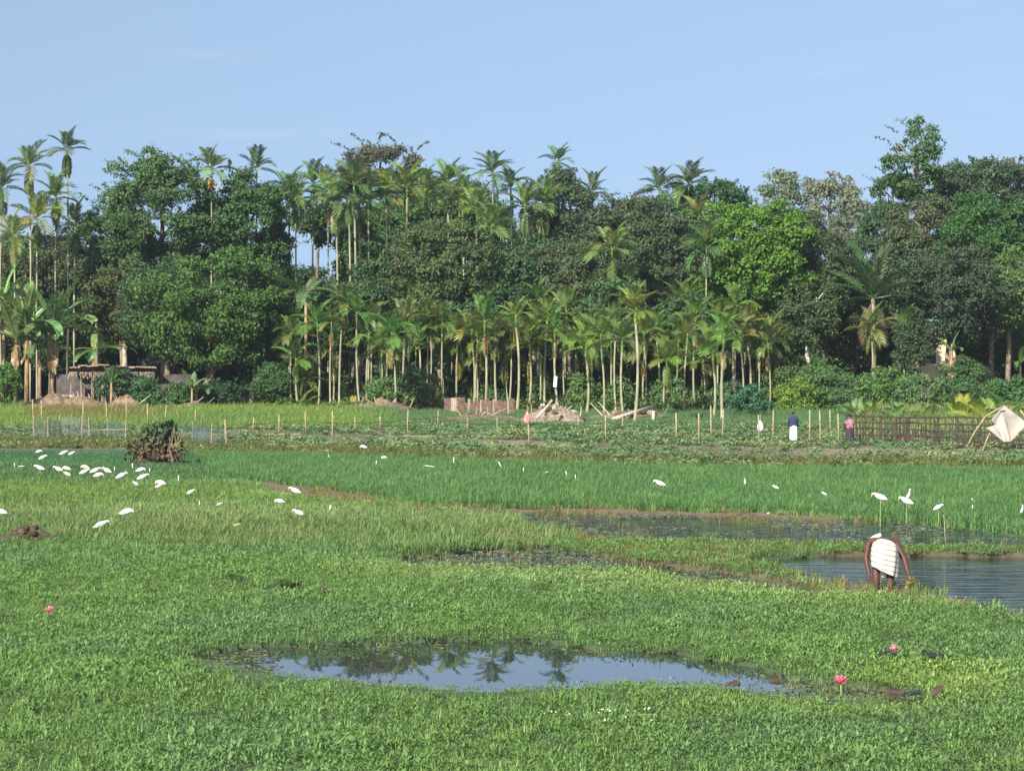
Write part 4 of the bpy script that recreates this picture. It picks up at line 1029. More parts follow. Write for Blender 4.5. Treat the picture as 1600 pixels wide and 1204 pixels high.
# ---- shrubs at the foot of the wood
SHR = [
    (1424, 500, 580, 52, 250, (0.055, 0.09, 0.04), 'dark leafy bush covering the left half of the cream house'), (1505, 560, 612, 70, 240, (0.06, 0.11, 0.04), 'bush in front of the thick tilted banana stem'),
    (600, 592, 636, 56, 240, (0.085, 0.15, 0.05), 'green bush in front of the left trunks'), (650, 575, 628, 50, 246, (0.075, 0.135, 0.05), 'green bush left of the neat headed front palm'), (905, 585, 640, 46, 240, (0.10, 0.165, 0.05), 'light bush just right of the rubble heap'),
    (965, 590, 645, 52, 240, (0.085, 0.15, 0.05), 'light green bush behind the fallen log'), (1050, 590, 645, 56, 240, (0.09, 0.155, 0.055), 'light green bush left of the wide headed palm trunk'), (1115, 600, 648, 46, 238, (0.08, 0.14, 0.055), 'green bush between the right trunks'),
    (770, 600, 640, 40, 250, (0.07, 0.13, 0.05), 'small bush behind the end of the brick wall'), (845, 590, 630, 44, 250, (0.075, 0.13, 0.045), 'small bush behind the rubble heap'),
    (10, 570, 622, 44, 244, (0.075, 0.165, 0.035), 'bright green bush at the left edge'), (430, 570, 622, 70, 250, (0.05, 0.105, 0.035), 'dark bush under the pale stem'),
    (180, 575, 618, 60, 250, (0.05, 0.09, 0.04), 'dark bush in front of the thatched shed'), (265, 600, 634, 60, 248, (0.06, 0.12, 0.04), 'low bush right of the thatched shed'),
    (310, 596, 630, 50, 250, (0.055, 0.10, 0.04), 'low bush at the foot of the broad tree'), (225, 585, 632, 46, 249, (0.05, 0.12, 0.045), 'green bush by the small dirt heap'),
    (350, 590, 636, 60, 252, (0.035, 0.07, 0.035), 'shaded bush between two pale stems'),
    (720, 578, 632, 70, 258, (0.050, 0.105, 0.062), 'feathery blue green bush behind the brick wall'), (662, 600, 640, 80, 254, (0.10, 0.12, 0.055), 'dusty olive bush behind the third trunk group'),
    (800, 590, 640, 60, 260, (0.045, 0.085, 0.04), 'dark bush behind the rubble heap'), (890, 590, 640, 70, 256, (0.06, 0.115, 0.04), 'green bush right of the rubble heap'),
    (935, 575, 640, 60, 258, (0.055, 0.11, 0.04), 'green bush among the middle trunks'), (1010, 570, 635, 80, 258, (0.055, 0.11, 0.045), 'bush of young palm leaves behind the fallen log'),
    (1065, 580, 640, 60, 256, (0.065, 0.125, 0.04), 'green bush among the right trunks'), (1172, 604, 658, 64, 232, (0.050, 0.125, 0.068), 'rounded blue green bush in front of the palms'),
    (1218, 560, 640, 70, 250, (0.075, 0.125, 0.04), 'leafy bush left of the pale forking trunk'), (1245, 590, 655, 60, 240, (0.12, 0.20, 0.035), 'yellow green bush at the foot of the pale trunk'),
    (1290, 560, 650, 90, 244, (0.075, 0.145, 0.045), 'big green bush right of the pale trunk'), (1330, 590, 658, 70, 236, (0.065, 0.125, 0.05), 'green bush behind the left end of the dark fence'),
    (1385, 575, 645, 90, 230, (0.085, 0.165, 0.045), 'light green thicket behind the dark fence'), (1440, 585, 650, 80, 226, (0.09, 0.155, 0.06), 'reedy thicket behind the dark fence'),
    (1500, 590, 640, 90, 228, (0.06, 0.12, 0.045), 'green thicket below the cream house'), (1560, 596, 640, 90, 228, (0.055, 0.12, 0.042), 'green thicket behind the white tarp'),
    (1600, 590, 650, 60, 226, (0.06, 0.13, 0.045), 'thicket at the right edge'), (560, 590, 640, 60, 262, (0.04, 0.08, 0.036), 'dark bush behind the left trunks'),
    (500, 580, 630, 50, 256, (0.055, 0.11, 0.036), 'bush at the foot of the first trunks'), (1130, 590, 640, 70, 256, (0.05, 0.10, 0.05), 'dim bush behind the right trunks'),
]
for i, (px, t, b, w, Y, c, lb) in enumerate(SHR):
    T_(px, t, b + 8, w, Y, c, lb, cat='bush', group='bushes at the foot of the wood', leaf=0.24, lump=0.75, seed=500 + i, name='bush', limbs=3, trunk_r=0.06)

# ---- bananas and papayas
def banana_leaf(rng, L, w, droop):
    mb = MB(); n = 11; pts = []; p = Vector((0, 0, 0))
    for i in range(n + 1):
        t = i / n; a = -droop * t ** 1.4; pts.append(p.copy()); p += Vector((math.cos(a), 0, math.sin(a))) * (L / n)
    mb.tube(pts, [0.045 * (1 - .8 * i / n) for i in range(n + 1)], 4, cap=False)
    for sgn in (-1, 1):
        for i in range(1, n):
            t0, t1 = i / n, (i + rng.uniform(.82, 1.0)) / n
            wa = w * math.sin(math.pi * min(1, t0 * .85 + .12)) ** .6; wb = w * math.sin(math.pi * min(1, t1 * .85 + .12)) ** .6
            a, b = pts[i], pts[i].lerp(pts[i + 1], (t1 * n - i))
            dz = rng.uniform(-.28, -.05)
            mb.add([a, b, b + Vector((.1, sgn * wb, wb * dz)), a + Vector((.1, sgn * wa, wa * (dz + rng.uniform(-.1, .1))))], [(0, 1, 2, 3)])
    return mb.mesh('leaf', M['frond'])
BL = [banana_leaf(PR, 1.0, 0.155, d) for d in (0.5, 1.0, 1.6, 2.2)]
def banana(px, crown_py, base_py, label, nl, ll, col=(0.11, 0.19, 0.06), r=0.16, seed=1, dead=2, cat='banana plant', base_px=None, pitches=None):
    rng = random.Random(seed); B = put(base_px or px, base_py); T = at(px, crown_py, B.y); h = T.z - B.z; dx = T.x - B.x
    root = thing('banana_plant', B, label, cat, 'banana plants')
    link('stem', MB().tube([(0, 0, -.1), (dx * .4, 0, h * .5), (dx, 0, h)], [r * 1.2, r, r * .7], 8).mesh('stem', M['banana_stem'], True), root)
    for i in range(nl):
        q = i / max(1, nl - 1)
        o = link('leaf', BL[min(3, int(q * 3.4))], root, (dx, 0, h), None, ll * rng.uniform(.8, 1.1), tuple(v * rng.uniform(.8, 1.2) for v in col))
        pit = pitches[i] if pitches else R(80 - 62 * q + rng.uniform(-8, 8))
        o.rotation_euler = (rng.uniform(-.6, .6), -pit, 2.4 * i + seed)
    for i in range(dead):
        o = link('leaf', BL[1], root, (dx, 0, h - .1), None, min(ll * .7, h * .75), (0.28, 0.19, 0.09), 'dry brown hanging leaf')
        o.rotation_euler = (0, R(80), i * 2.6 + seed * 1.3)
    return root
banana(42, 512, 602, 'banana plant with thick pale stem, tallest of the clump at left', 11, 4.2, seed=3, r=0.2, col=(0.15, 0.23, 0.08))
banana(82, 520, 598, 'banana plant leaning right with long arching leaves in the left clump', 11, 4.6, seed=4, col=(0.14, 0.22, 0.075))
banana(62, 542, 601, 'shorter banana plant between the two big ones at left', 6, 2.6, seed=5)
banana(24, 530, 602, 'banana plant at the left rim of the clump with upright leaves', 9, 3.6, seed=6, col=(0.15, 0.23, 0.075))
banana(6, 470, 600, 'banana plant cut by the left edge with one tall bright leaf', 6, 3.4, seed=7, col=(0.13, 0.24, 0.06))
banana(146, 546, 604, 'lone banana plant with one bright leaf pointing up beside the thatched shed', 5, 2.4, seed=8, r=0.13, pitches=[R(58), R(10), R(20), R(-5), R(5)], col=(0.17, 0.30, 0.07), dead=1)
banana(174, 598, 630, 'small young banana plant below the lone one', 6, 1.7, seed=9, r=0.12, dead=1)
banana(478, 455, 600, 'banana plant showing two broad leaves below the sky gap', 5, 3.2, seed=10, pitches=[R(30), R(10), R(15), R(0), R(50)], dead=0)
banana(1594, 566, 604, 'papaya like plant with a bare stem at the right edge', 7, 1.9, seed=11, r=0.14, dead=0, cat='plant', pitches=[R(55), R(25), R(10), R(35), R(5), R(15), R(40)])
banana(1538, 602, 628, 'small plant with spreading leaves below the black shade at right', 6, 1.3, seed=12, r=0.09, dead=0, cat='plant', pitches=[R(35), R(20), R(10), R(25), R(5), R(15)])
banana(1486, 548, 602, 'thick tilted banana stem with dry leaves under the cream house', 4, 2.0, seed=13, r=0.24, dead=3, base_px=1490)
banana(300, 606, 640, 'low young banana plant at the foot of the broad tree', 6, 1.7, seed=14, r=0.09, dead=0)

def ground_palm(px, py, fr, nf, col, label, seed, pit=(75, 25)):
    rng = random.Random(seed); B = put(px, py); root = thing('young_palm', B, label, 'palm', 'young palms near the ground')
    for i in range(nf):
        q = i / max(1, nf - 1)
        o = link('frond', FROND[rng.randrange(3)], root, (0, 0, 0.05), None, fr * rng.uniform(.8, 1.15), tuple(v * rng.uniform(.85, 1.2) for v in col))
        o.rotation_euler = (rng.uniform(-.4, .4), -R(pit[0] + (pit[1] - pit[0]) * q + rng.uniform(-8, 8)), 2.4 * i + seed)
YF = (0.23, 0.31, 0.045)
ground_palm(1502, 664, 2.0, 5, YF, 'young palm with glowing yellow frond behind the dark fence', 1, (85, 60))
ground_palm(1532, 668, 1.8, 6, YF, 'young yellow palm just left of the white tarp', 2, (80, 35))
ground_palm(1575, 664, 2.2, 7, (0.20, 0.27, 0.05), 'green yellow young palm rising behind the white tarp', 3)
ground_palm(1470, 662, 1.5, 7, (0.16, 0.23, 0.05), 'young palm in the middle of the thicket behind the fence', 4)
ground_palm(1425, 664, 1.4, 7, (0.15, 0.22, 0.05), 'young palm behind the left half of the dark fence', 5)
for i, (px, py, fr, c) in enumerate([(1345, 668, 1.5, 0), (1362, 662, 1.8, 1), (1398, 668, 1.4, 2), (1412, 660, 2.0, 0), (1448, 666, 1.6, 1), (1488, 660, 1.9, 0), (1516, 662, 1.7, 2), (1552, 660, 2.0, 1), (1590, 662, 2.1, 0), (1336, 655, 1.7, 2)]):
    ground_palm(px, py, fr, 9, [(0.16, 0.24, 0.06), (0.20, 0.26, 0.06), (0.11, 0.20, 0.06)][c], 'leafy thicket plant behind the dark fence, ' + ['at its left end, front', 'left third, tallest', 'left third, low', 'left of its middle, tall', 'at its middle, low', 'right of its middle, tall', 'between the yellow palms', 'left edge of the white tarp', 'under the right edge of the picture', 'at its left end, rear'][i], 30 + i, (78, 5))
ground_palm(1380, 610, 1.6, 8, (0.14, 0.26, 0.035), 'bright low fronds above the fence thicket', 6, (50, 10))
ground_palm(470, 626, 1.7, 9, (0.14, 0.20, 0.045), 'shaggy young palm beside the first front trunk', 7)
ground_palm(552, 628, 1.2, 6, (0.30, 0.27, 0.05), 'small yellow young palm under the orange dead frond', 8)
ground_palm(1020, 640, 1.5, 8, (0.13, 0.20, 0.05), 'young palm beside the raised end of the fallen log', 9)
ground_palm(1070, 642, 1.5, 8, (0.12, 0.19, 0.045), 'young palm left of the wide headed front palm', 10)
ground_palm(890, 640, 1.5, 8, (0.10, 0.17, 0.045), 'young palm right behind the rubble heap', 11)
ground_palm(950, 644, 1.3, 7, (0.11, 0.18, 0.045), 'young palm in the shade of the middle trunks', 12)
ground_palm(585, 634, 1.3, 7, (0.12, 0.19, 0.045), 'young palm left of the short loose headed front palm', 13)

# ---- buildings and heaps under the trees
def shed():
    B = put(176, 612); root = thing('thatched_shed', B, 'low long shed with ragged dry thatch behind the bananas', 'shed')
    s = px_m(B.y); w = 136 / s; top = 64 / s; rng = random.Random(4)
    link('wall', MB().box((0.6, 2.0, top * .42), (w * 1.7, .2, top * .84)).mesh('wall', M['darkwall']), root)
    mb = MB()
    for i in range(9):
        mb.box((-w / 2 + (i + .5) * w / 9, 1.2 + rng.uniform(-.15, .15), top * .95 + rng.uniform(-.12, .12)), (w / 9 * rng.uniform(.9, 1.25), 2.6 * rng.uniform(.85, 1.1), .10), (R(-12 + rng.uniform(-4, 4)), R(rng.uniform(-5, 5)), R(rng.uniform(-5, 5))))
    for i in range(170):
        x = rng.uniform(-w / 2, w / 2); L = rng.uniform(.2, .7)
        mb.box((x, -0.15 + rng.uniform(-.12, .05), top * .88 - L * .35), (rng.uniform(.03, .09), .03, L), (R(rng.uniform(-12, 12)), R(rng.uniform(-25, 25)), 0))
    for i in range(12):
        mb.box((rng.uniform(-w * .4, w * .4), rng.uniform(-.2, 1.5), top + .08), (rng.uniform(1, 3), .07, .07), (R(-12), 0, R(rng.uniform(-8, 8))))
    link('roof', mb.mesh('roof', M['thatch']), root)
    for i in range(9):
        x = -w / 2 + .2 + i * (w - .4) / 8
        link('post', MB().tube([(x, 0, -.1), (x + rng.uniform(-.1, .1), 0, top * .9)], [.09, .07], 6).mesh('post', M['bark']), root)
    for i in range(10):
        x = w / 2 + .3 + i * .62
        link('post', MB().tube([(x, 1.0, -.1), (x + rng.uniform(-.2, .2), 1.0, rng.uniform(1.6, 2.6))], [.07, .05], 5).mesh('post', M['bark']), root)
shed()

def house():
    Y = 203.0; x = (1466 - UC) / F * Y; gz = float(height(np.array([x]), np.array([Y]))[0]); s = px_m(Y)
    root = thing('small_house', (x, Y, gz), 'cream painted house with teal roof half hidden by the dark grey tree', 'house')
    hw = at(1466, 512, Y).z - gz
    link('wall', MB().box((0, 1.6, hw / 2), (3.0, 3.2, hw)).mesh('wall', M['creamwall']), root)
    mb = MB(); mb.add([(-1.9, -.4, hw - .05), (1.9, -.4, hw - .05), (1.9, 1.7, hw + .8), (-1.9, 1.7, hw + .8), (1.9, 3.8, hw - .05), (-1.9, 3.8, hw - .05)], [(0, 1, 2, 3), (3, 2, 4, 5)])
    mb.add([(-1.9, -.4, hw - .15), (1.9, -.4, hw - .15), (1.9, 1.7, hw + .7), (-1.9, 1.7, hw + .7), (1.9, 3.8, hw - .15), (-1.9, 3.8, hw - .15)], [(3, 2, 1, 0), (5, 4, 2, 3)])
    mb.add([(-1.9, -.4, hw - .05), (1.9, -.4, hw - .05), (1.9, -.4, hw - .15), (-1.9, -.4, hw - .15)], [(3, 2, 1, 0)])
    link('roof', mb.mesh('roof', M['tealroof']), root)
    wn_ = link('window', MB().box((-.6, -.02, hw * .62), (.8, .06, 1.0)).mesh('window', M['glass']), root)
    fr = MB()
    for dx, dz, sx, sz in ((-.44, 0, .08, 1.16), (.44, 0, .08, 1.16), (0, .54, .8, .08), (0, -.54, .8, .08)): fr.box((-.6 + dx, -.04, hw * .62 + dz), (sx, .09, sz))
    link('frame', fr.mesh('frame', M['plastic']), wn_)
    d = link('door', MB().box((.8, -.02, 1.0), (.85, .05, 2.0)).mesh('door', M['tealroof']), root)
    link('handle', MB().box((.5, -.06, 1.0), (.05, .05, .14)).mesh('handle', M['glass']), d)
house()

def brick_wall():
    a, b = put(694, 644), put(802, 650); root = thing('brick_wall', a, 'low broken brick wall with a white slab behind the front palms', 'wall')
    d = b - a; L = d.xy.length; root.rotation_euler = (0, 0, math.atan2(d.y, d.x)); rng = random.Random(6); hh = 1.15
    x = 0.0; k = 0
    while x < L - .1:
        w = min(rng.uniform(.7, 1.3), L - x); h2 = hh * rng.uniform(.55, 1.0)
        if k == 1:
            link('slab', MB().box((x + w / 2, 0, h2 / 2 + .1), (w * .95, .12, h2)).mesh('slab', M['stone']), root, label='pale concrete slab')
        else:
            mb = MB(); r_ = 0
            z = 0.0
            while z < h2:
                xx = x + (.12 if r_ % 2 else 0)
                while xx < x + w - .02:
                    bw = min(.235, x + w - xx - .005)
                    if bw > .04 and rng.random() > .04: mb.box((xx + bw / 2, rng.uniform(-.02, .02), z + .045), (bw, .12, .085))
                    xx += .25
                z += .1; r_ += 1
            o = link('brickwork', mb.mesh('brickwork', M['brick']), root); o['kind'] = 'stuff'
        link('pier', MB().box((x + w + .03, -.02, hh * .5), (.12, .16, hh * rng.uniform(.85, 1.1))).mesh('pier', M['stone' if k % 2 else 'brick']), root)
        x += w + .12; k += 1
brick_wall()

def heap(px, py, w, h, label, cat, mat, mats, n, seed, name, part, sticks=0, rmin=.12, rmax=.4):
    B = put(px, py); root = thing(name, B, label, cat); rng = random.Random(seed)
    rg = np.random.default_rng(seed); nu, nv = 28, 10; V = []; Fq = []
    for j in range(nv + 1):
        for i in range(nu):
            t = j / nv; a = 2 * math.pi * i / nu
            rr = (1 - t) * (1 + .25 * math.sin(3 * a + seed) + .15 * rng.uniform(-1, 1)); z = h * (1 - (1 - t) ** 2) * (1 + rng.uniform(-.12, .12)) if j else -.1
            V.append((math.cos(a) * rr * w / 2, math.sin(a) * rr * w * .3, z))
    for j in range(nv):
        for i in range(nu): Fq.append((j * nu + i, j * nu + (i + 1) % nu, (j + 1) * nu + (i + 1) % nu, (j + 1) * nu + i))
    link('mound', raw_mesh('mound', V, Fq, M[mat], True), root)
    for i in range(n):
        a = rng.uniform(0, 6.28); q = rng.uniform(.1, .95); r = rng.uniform(rmin, rmax)
        o = link(part, MB().ball((0, 0, 0), (r, r * .8, r * rng.uniform(.4, .8)), 7, 5, .18, rng).mesh(part, M[rng.choice(mats)]), root)
        o.location = (math.cos(a) * q * w * .45, math.sin(a) * q * w * .27, h * (1 - q * q) + r * .1); o.rotation_euler = (rng.uniform(-.5, .5), rng.uniform(-.5, .5), a)
    for i in range(sticks):
        a = rng.uniform(-1, 1); x = rng.uniform(-.4, .4) * w; L = rng.uniform(.8, 2.0)
        link('stick', MB().tube([(x, -.3, h * .3), (x + L * math.sin(a), -.2, h * .5 + L * math.cos(a) * .6)], [.05, .03], 5).mesh('stick', M[rng.choice(['palebark', 'bark', 'bamboo'])]), root)
    return root
heap(98, 632, 7.5, 1.15, 'heap of dry brown brush and soil in front of the banana clump', 'heap', 'drylitter', ['drylitter', 'stone', 'thatch'], 26, 2, 'brush_heap', 'clod', 16)
heap(196, 634, 2.8, 1.1, 'small pinkish dirt heap right of the young banana', 'heap', 'drylitter', ['drylitter', 'stone'], 9, 3, 'dirt_heap', 'clod', 3)
heap(866, 660, 4.4, 1.0, 'rubble heap of grey stone, brick and poles under the leaning palms', 'heap', 'thatch', ['stone', 'brick', 'drylitter', 'thatch', 'mudlump'], 46, 4, 'rubble_heap', 'stone', 12)
heap(600, 642, 6.0, 0.7, 'low bank of dry litter at the feet of the left trunks', 'heap', 'drylitter', ['drylitter', 'thatch'], 10, 5, 'litter_bank', 'clod', 8)
heap(985, 655, 6.0, 0.5, 'low litter bank around the fallen pale log', 'heap', 'drylitter', ['drylitter', 'thatch'], 10, 6, 'litter_bank', 'clod', 8)
heap(760, 656, 6.0, 0.35, 'thin spread of brick dust and litter before the brick wall', 'heap', 'brick', ['brick', 'stone', 'drylitter'], 16, 16, 'rubble_spread', 'stone', 6, .06, .2)
heap(300, 640, 4.5, 0.5, 'low brown hump at the foot of the broad tree', 'heap', 'drylitter', ['drylitter'], 6, 7, 'earth_hump', 'clod', 4)
heap(44, 848, 1.35, 0.34, 'dug dark mud clods lying in the left grass', 'mud clods', 'mudlump', ['mudlump'], 26, 8, 'mud_heap', 'clod', 0, .06, .15)

def pole(name, pts, r, mat, label, cat='pole', n=6):
    a = Vector(pts[0]); mb = MB().tube([Vector(p) - a for p in pts], r, n)
    return tag(link(name, mb.mesh(name, M[mat], True), None, a), label, cat)
def lie(a, b, za=.08, zb=.08):
    p, q = put(*a), put(*b); p.z += za; q.z += zb; return [p, p.lerp(q, .5), q]
pole('fallen_log', lie((958, 658), (1024, 654), .12, .95), [.16, .14, .1], 'palebark', 'fallen pale log with one end raised among the palm trunks', 'log')
pole('log_prop', [put(1021, 660), put(1021, 660) + Vector((0, 0, .8))], [.13, .1], 'palebark', 'short pale post holding up the fallen log', 'post')
pole('leaning_plank', [put(838, 662) + Vector((0, 0, .3)), put(838, 662) + Vector((1.05, .2, 1.55))], [.1, .08], 'palebark', 'pale plank leaning on the rubble heap', 'plank')
tag(link('white_slab', MB().box((0, 0, .6), (.26, .08, 1.2)).mesh('white_slab', M['plastic']), None, put(848, 659)), 'white upright slab standing by the rubble heap', 'slab')
pole('lying_bamboo', lie((630, 683), (770, 683)), .035, 'bamboo', 'long bamboo pole lying on the plot left of centre')
pole('lying_bamboo', lie((380, 680), (512, 680)), .03, 'bamboo', 'thin bamboo pole lying near the net fence')
pole('lying_bamboo', lie((822, 661), (905, 665)), .05, 'palebark', 'pale pole lying before the rubble heap')
pole('lying_bamboo', lie((921, 667), (1082, 663)), .06, 'palebark', 'pale pole lying below the fallen log')
pole('lying_bamboo', lie((1165, 690), (1232, 686)), .03, 'bamboo', 'short bamboo pole lying before the white sack')

# ---- fences
def stake_fence(posts, label, rope=None, rails=()):
    P0 = put(posts[0][0], posts[0][2]); root = thing('stake_fence', P0, label, 'fence'); rng = random.Random(len(posts))
    tops = []
    for px, t, b in posts:
        B = put(px, b); T = at(px + rng.uniform(-2, 2), t, B.y); q = B - P0; e = T - P0
        link('post', MB().tube([q - Vector((0, 0, .2)), q.lerp(e, .5) + Vector((rng.uniform(-.02, .02), 0, 0)), e], [.05, .045, .04], 6).mesh('post', M['bamboo'], True), root)
        tops.append(q.lerp(e, rope) if rope else e)
    if rope:
        for a, b in zip(tops[:-1], tops[1:]):
            m = a.lerp(b, .5) - Vector((0, 0, .08))
            link('rope', MB().tube([a, m, b], .014, 4).mesh('rope', M['darkbamboo']), root)
stake_fence([(352, 655, 692), (395, 652, 678), (436, 648, 676), (478, 642, 677), (519, 641, 690), (556, 652, 674), (595, 650, 672), (637, 640, 680), (683, 640, 668), (730, 652, 676), (778, 652, 676)],
            'line of thin bamboo posts with a rope across the bright grass', .62)
stake_fence([(198, 618, 664), (167, 626, 662), (232, 630, 668), (258, 632, 664), (305, 640, 668), (130, 628, 668), (52, 624, 662), (66, 626, 664)], 'loose row of dry sticks above the net fence')
stake_fence([(827, 662, 692), (903, 650, 668), (947, 648, 688), (972, 652, 672), (1057, 645, 692), (1092, 646, 694), (1112, 634, 692), (1129, 640, 686), (1186, 648, 694), (1208, 640, 690), (1265, 640, 693), (1282, 641, 694), (1298, 640, 676), (1311, 645, 693)],
            'scattered yellowish bamboo posts along the vegetable plot right of centre')

def lattice():
    a, b = put(1322, 691), put(1660, 703); root = thing('bamboo_fence', a, 'dark weathered bamboo lattice fence at the right', 'fence')
    d = b - a; L = d.length; rng = random.Random(12)
    def P(t, z): return d * t + Vector((rng.uniform(-.03, .03), rng.uniform(-.04, .04), z))
    for z in (.12, .45, .78, 1.1, 1.42):
        k = 9; pts = [P(i / k, z + rng.uniform(-.05, .05)) for i in range(k + 1)]
        for i in range(0, k, 3):
            link('rail', MB().tube(pts[i:i + 4], [.05, .044, .048, .044], 5).mesh('rail', M['darkbamboo']), root)
    x = 0.0
    while x < L:
        big = rng.random() < .25
        t = x / L; h = rng.uniform(1.35, 1.6) if big else rng.uniform(.9, 1.5)
        q = d * t
        link('post' if big else 'slat', MB().tube([q + Vector((0, 0, -.15)), q + Vector((rng.uniform(-.08, .08), rng.uniform(-.05, .05), h))], [.06, .05] if big else [.034, .026], 5).mesh('slat', M['darkbamboo']), root)
        x += rng.uniform(.1, .26)
    for i in range(46):
        t = rng.random(); z = rng.uniform(0, .9); q = d * t
        link('slat', MB().tube([q + Vector((0, .05, z * .3)), q + Vector((rng.uniform(-.25, .25), .05, z + .4))], .02, 4).mesh('slat', M['darkbamboo']), root)
lattice()

def net_fence():
    a = put(50, 688); root = thing('net_fence', a, 'sagging grey and blue green net fence on bamboo posts at left', 'fence'); rng = random.Random(21)
    cols = [(52, 652, 688), (75, 654, 690), (92, 652, 692), (110, 648, 694), (128, 652, 693), (140, 655, 692), (168, 657, 692), (196, 659, 692), (268, 660, 697), (300, 662, 698), (330, 664, 699), (354, 664, 699)]
    pt = []
    for px, t, b in cols:
        B = put(px, b); T = at(px, t, B.y); pt.append((B - a, T - a))
    for q, e in pt[::1]:
        if rng.random() < .8:
            link('post', MB().tube([q - Vector((0, 0, .1)), e + Vector((rng.uniform(-.05, .05), 0, .12))], [.035, .028], 5).mesh('post', M['bamboo']), root)
    for k in range(len(pt) - 1):
        if 7 <= k < 8: continue
        (q0, e0), (q1, e1) = pt[k], pt[k + 1]; mb = MB(); L = (q1 - q0).length; n = max(3, int(L / (.075 if k < 8 else .13))); m = 17 if k < 8 else 10
        def Q(u, v):
            sag = .10 * math.sin(math.pi * u) * v
            return q0.lerp(q1, u).lerp(e0.lerp(e1, u), v) - Vector((0, .03 * math.sin(u * 9 + k), sag))
        w = .006
        for i in range(n + 1):
            pts = [Q(i / n, v / 5) for v in range(6)]
            for A_, B_ in zip(pts[:-1], pts[1:]): mb.add([A_ - Vector((w, 0, 0)), A_ + Vector((w, 0, 0)), B_ + Vector((w, 0, 0)), B_ - Vector((w, 0, 0))], [(0, 1, 2, 3)])
        for j in range(m + 1):
            pts = [Q(u / 4, j / m) for u in range(5)]
            for A_, B_ in zip(pts[:-1], pts[1:]): mb.add([A_ - Vector((0, 0, w)), B_ - Vector((0, 0, w)), B_ + Vector((0, 0, w)), A_ + Vector((0, 0, w))], [(0, 1, 2, 3)])
        link('net', mb.mesh('net', M['netgrey' if k < 5 else 'netblue']), root)
    for (u0, u1, y) in ((144, 200, 671), (288, 330, 676)):
        p, q = put(u0, 692), put(u1, 692)
        link('rail', MB().tube([at(u0, y, p.y) - a, at(u1, y, q.y) - a], .022, 5).mesh('rail', M['bamboo']), root)
net_fence()

def tarp():
    A0 = put(1534, 708); Y = A0.y
    root = thing('tarp_shelter', A0, 'off white cloth tarp stretched over bent poles before the dark fence', 'tarp')
    def q(px, py, dy=0.0): return at(px, py, Y + dy) - A0
    A, L, B, B2, Rr, Lt, D = q(1568, 632, .5), q(1556, 663, .05), q(1568, 690, -.25), q(1580, 689, -.2), q(1606, 661, .4), q(1541, 668, -.1), q(1549, 655, 1.3)
    mb = MB(); n = 8; rng = random.Random(2)
    def patch(c00, c10, c11, c01, bul):
        base = len(mb.v)
        for i in range(n + 1):
            for j in range(n + 1):
                u, v = i / n, j / n
                p = c00 * ((1 - u) * (1 - v)) + c10 * (u * (1 - v)) + c11 * (u * v) + c01 * ((1 - u) * v)
                p = p + Vector((0, -bul * math.sin(math.pi * u) * math.sin(math.pi * v) + .03 * math.sin(u * 11 + v * 3), 0)); mb.v.append(tuple(p))
        for i in range(n):
            for j in range(n):
                o = base + i * (n + 1) + j; mb.f.append((o, o + 1, o + n + 2, o + n + 1)); mb.m.append(0)
    patch(A, L, B, B2, .12); patch(A, B2, B2.lerp(Rr, .5), Rr, -.1); patch(L, Lt, Lt.lerp(B, .5), B, .04); patch(A, D, D.lerp(L, .5) + Vector((0, .3, 0)), L, 0)
    cl = link('cloth', mb.mesh('cloth', M['tarp'], True), root)
    for pts in ([(1510, 699), (1522, 676), (1540, 650), (1568, 634)], [(1534, 708), (1542, 686), (1550, 668)], [(1620, 700), (1612, 665), (1594, 640)]):
        link('pole', MB().tube([q(x, y, .1 if i else 0) for i, (x, y) in enumerate(pts)], .04, 6).mesh('pole', M['bamboo'], True), root)
tarp()

# ---- the heap of uprooted leafy stems by the egrets
def dry_bush():
    B = put(246, 727); root = thing('dry_bush', B, 'brown and dark green bush of wilted leaves beside the white birds', 'bush'); rg = np.random.default_rng(77); rng = random.Random(77)
    def blob(name, cx, cz, rx, ry, rz, n, size, col, lb=None):
        d = rg.normal(0, 1, (n, 3)); d /= np.linalg.norm(d, axis=1, keepdims=True); r = rg.uniform(.35, 1.05, n)[:, None]
        P = d * r * np.array([rx, ry, rz]) + np.array([cx, 0, cz]); P[:, 2] = np.abs(P[:, 2])
        V, Fq = kites(rg, P, d + np.array([0, 0, .3]), size, .6)
        link(name, raw_mesh(name, V, Fq, M['leaf']), root, color=col, label=lb)
    blob('dry_leaves', -.05, .42, 1.35, .8, .55, 420, .24, (0.115, 0.075, 0.045), 'brown withered leaves')
    blob('dry_leaves', -.35, .85, .9, .7, .5, 220, .24, (0.105, 0.095, 0.05), 'dull brown leaves')
    blob('leaves', .05, 1.2, .95, .65, .55, 240, .25, (0.062, 0.098, 0.048), 'dark green leaves')
    blob('leaves', .45, 1.62, .42, .35, .32, 90, .25, (0.045, 0.09, 0.04), 'dark green top sprig')
    blob('leaves', .85, .75, .32, .3, .55, 60, .30, (0.20, 0.23, 0.07), 'yellow green drooping leaves')
    for i in range(26):
        x = rng.uniform(-1.1, 1.1); link('stem', MB().tube([(x, -.1, 0), (x * .7 + .1, -.3, .6), (x * rng.uniform(.4, 1.2) + .2, -.3, 1.2 + rng.uniform(-.5, .6))], [.03, .022, .010], 5).mesh('stem', M['bark']), root)
dry_bush()

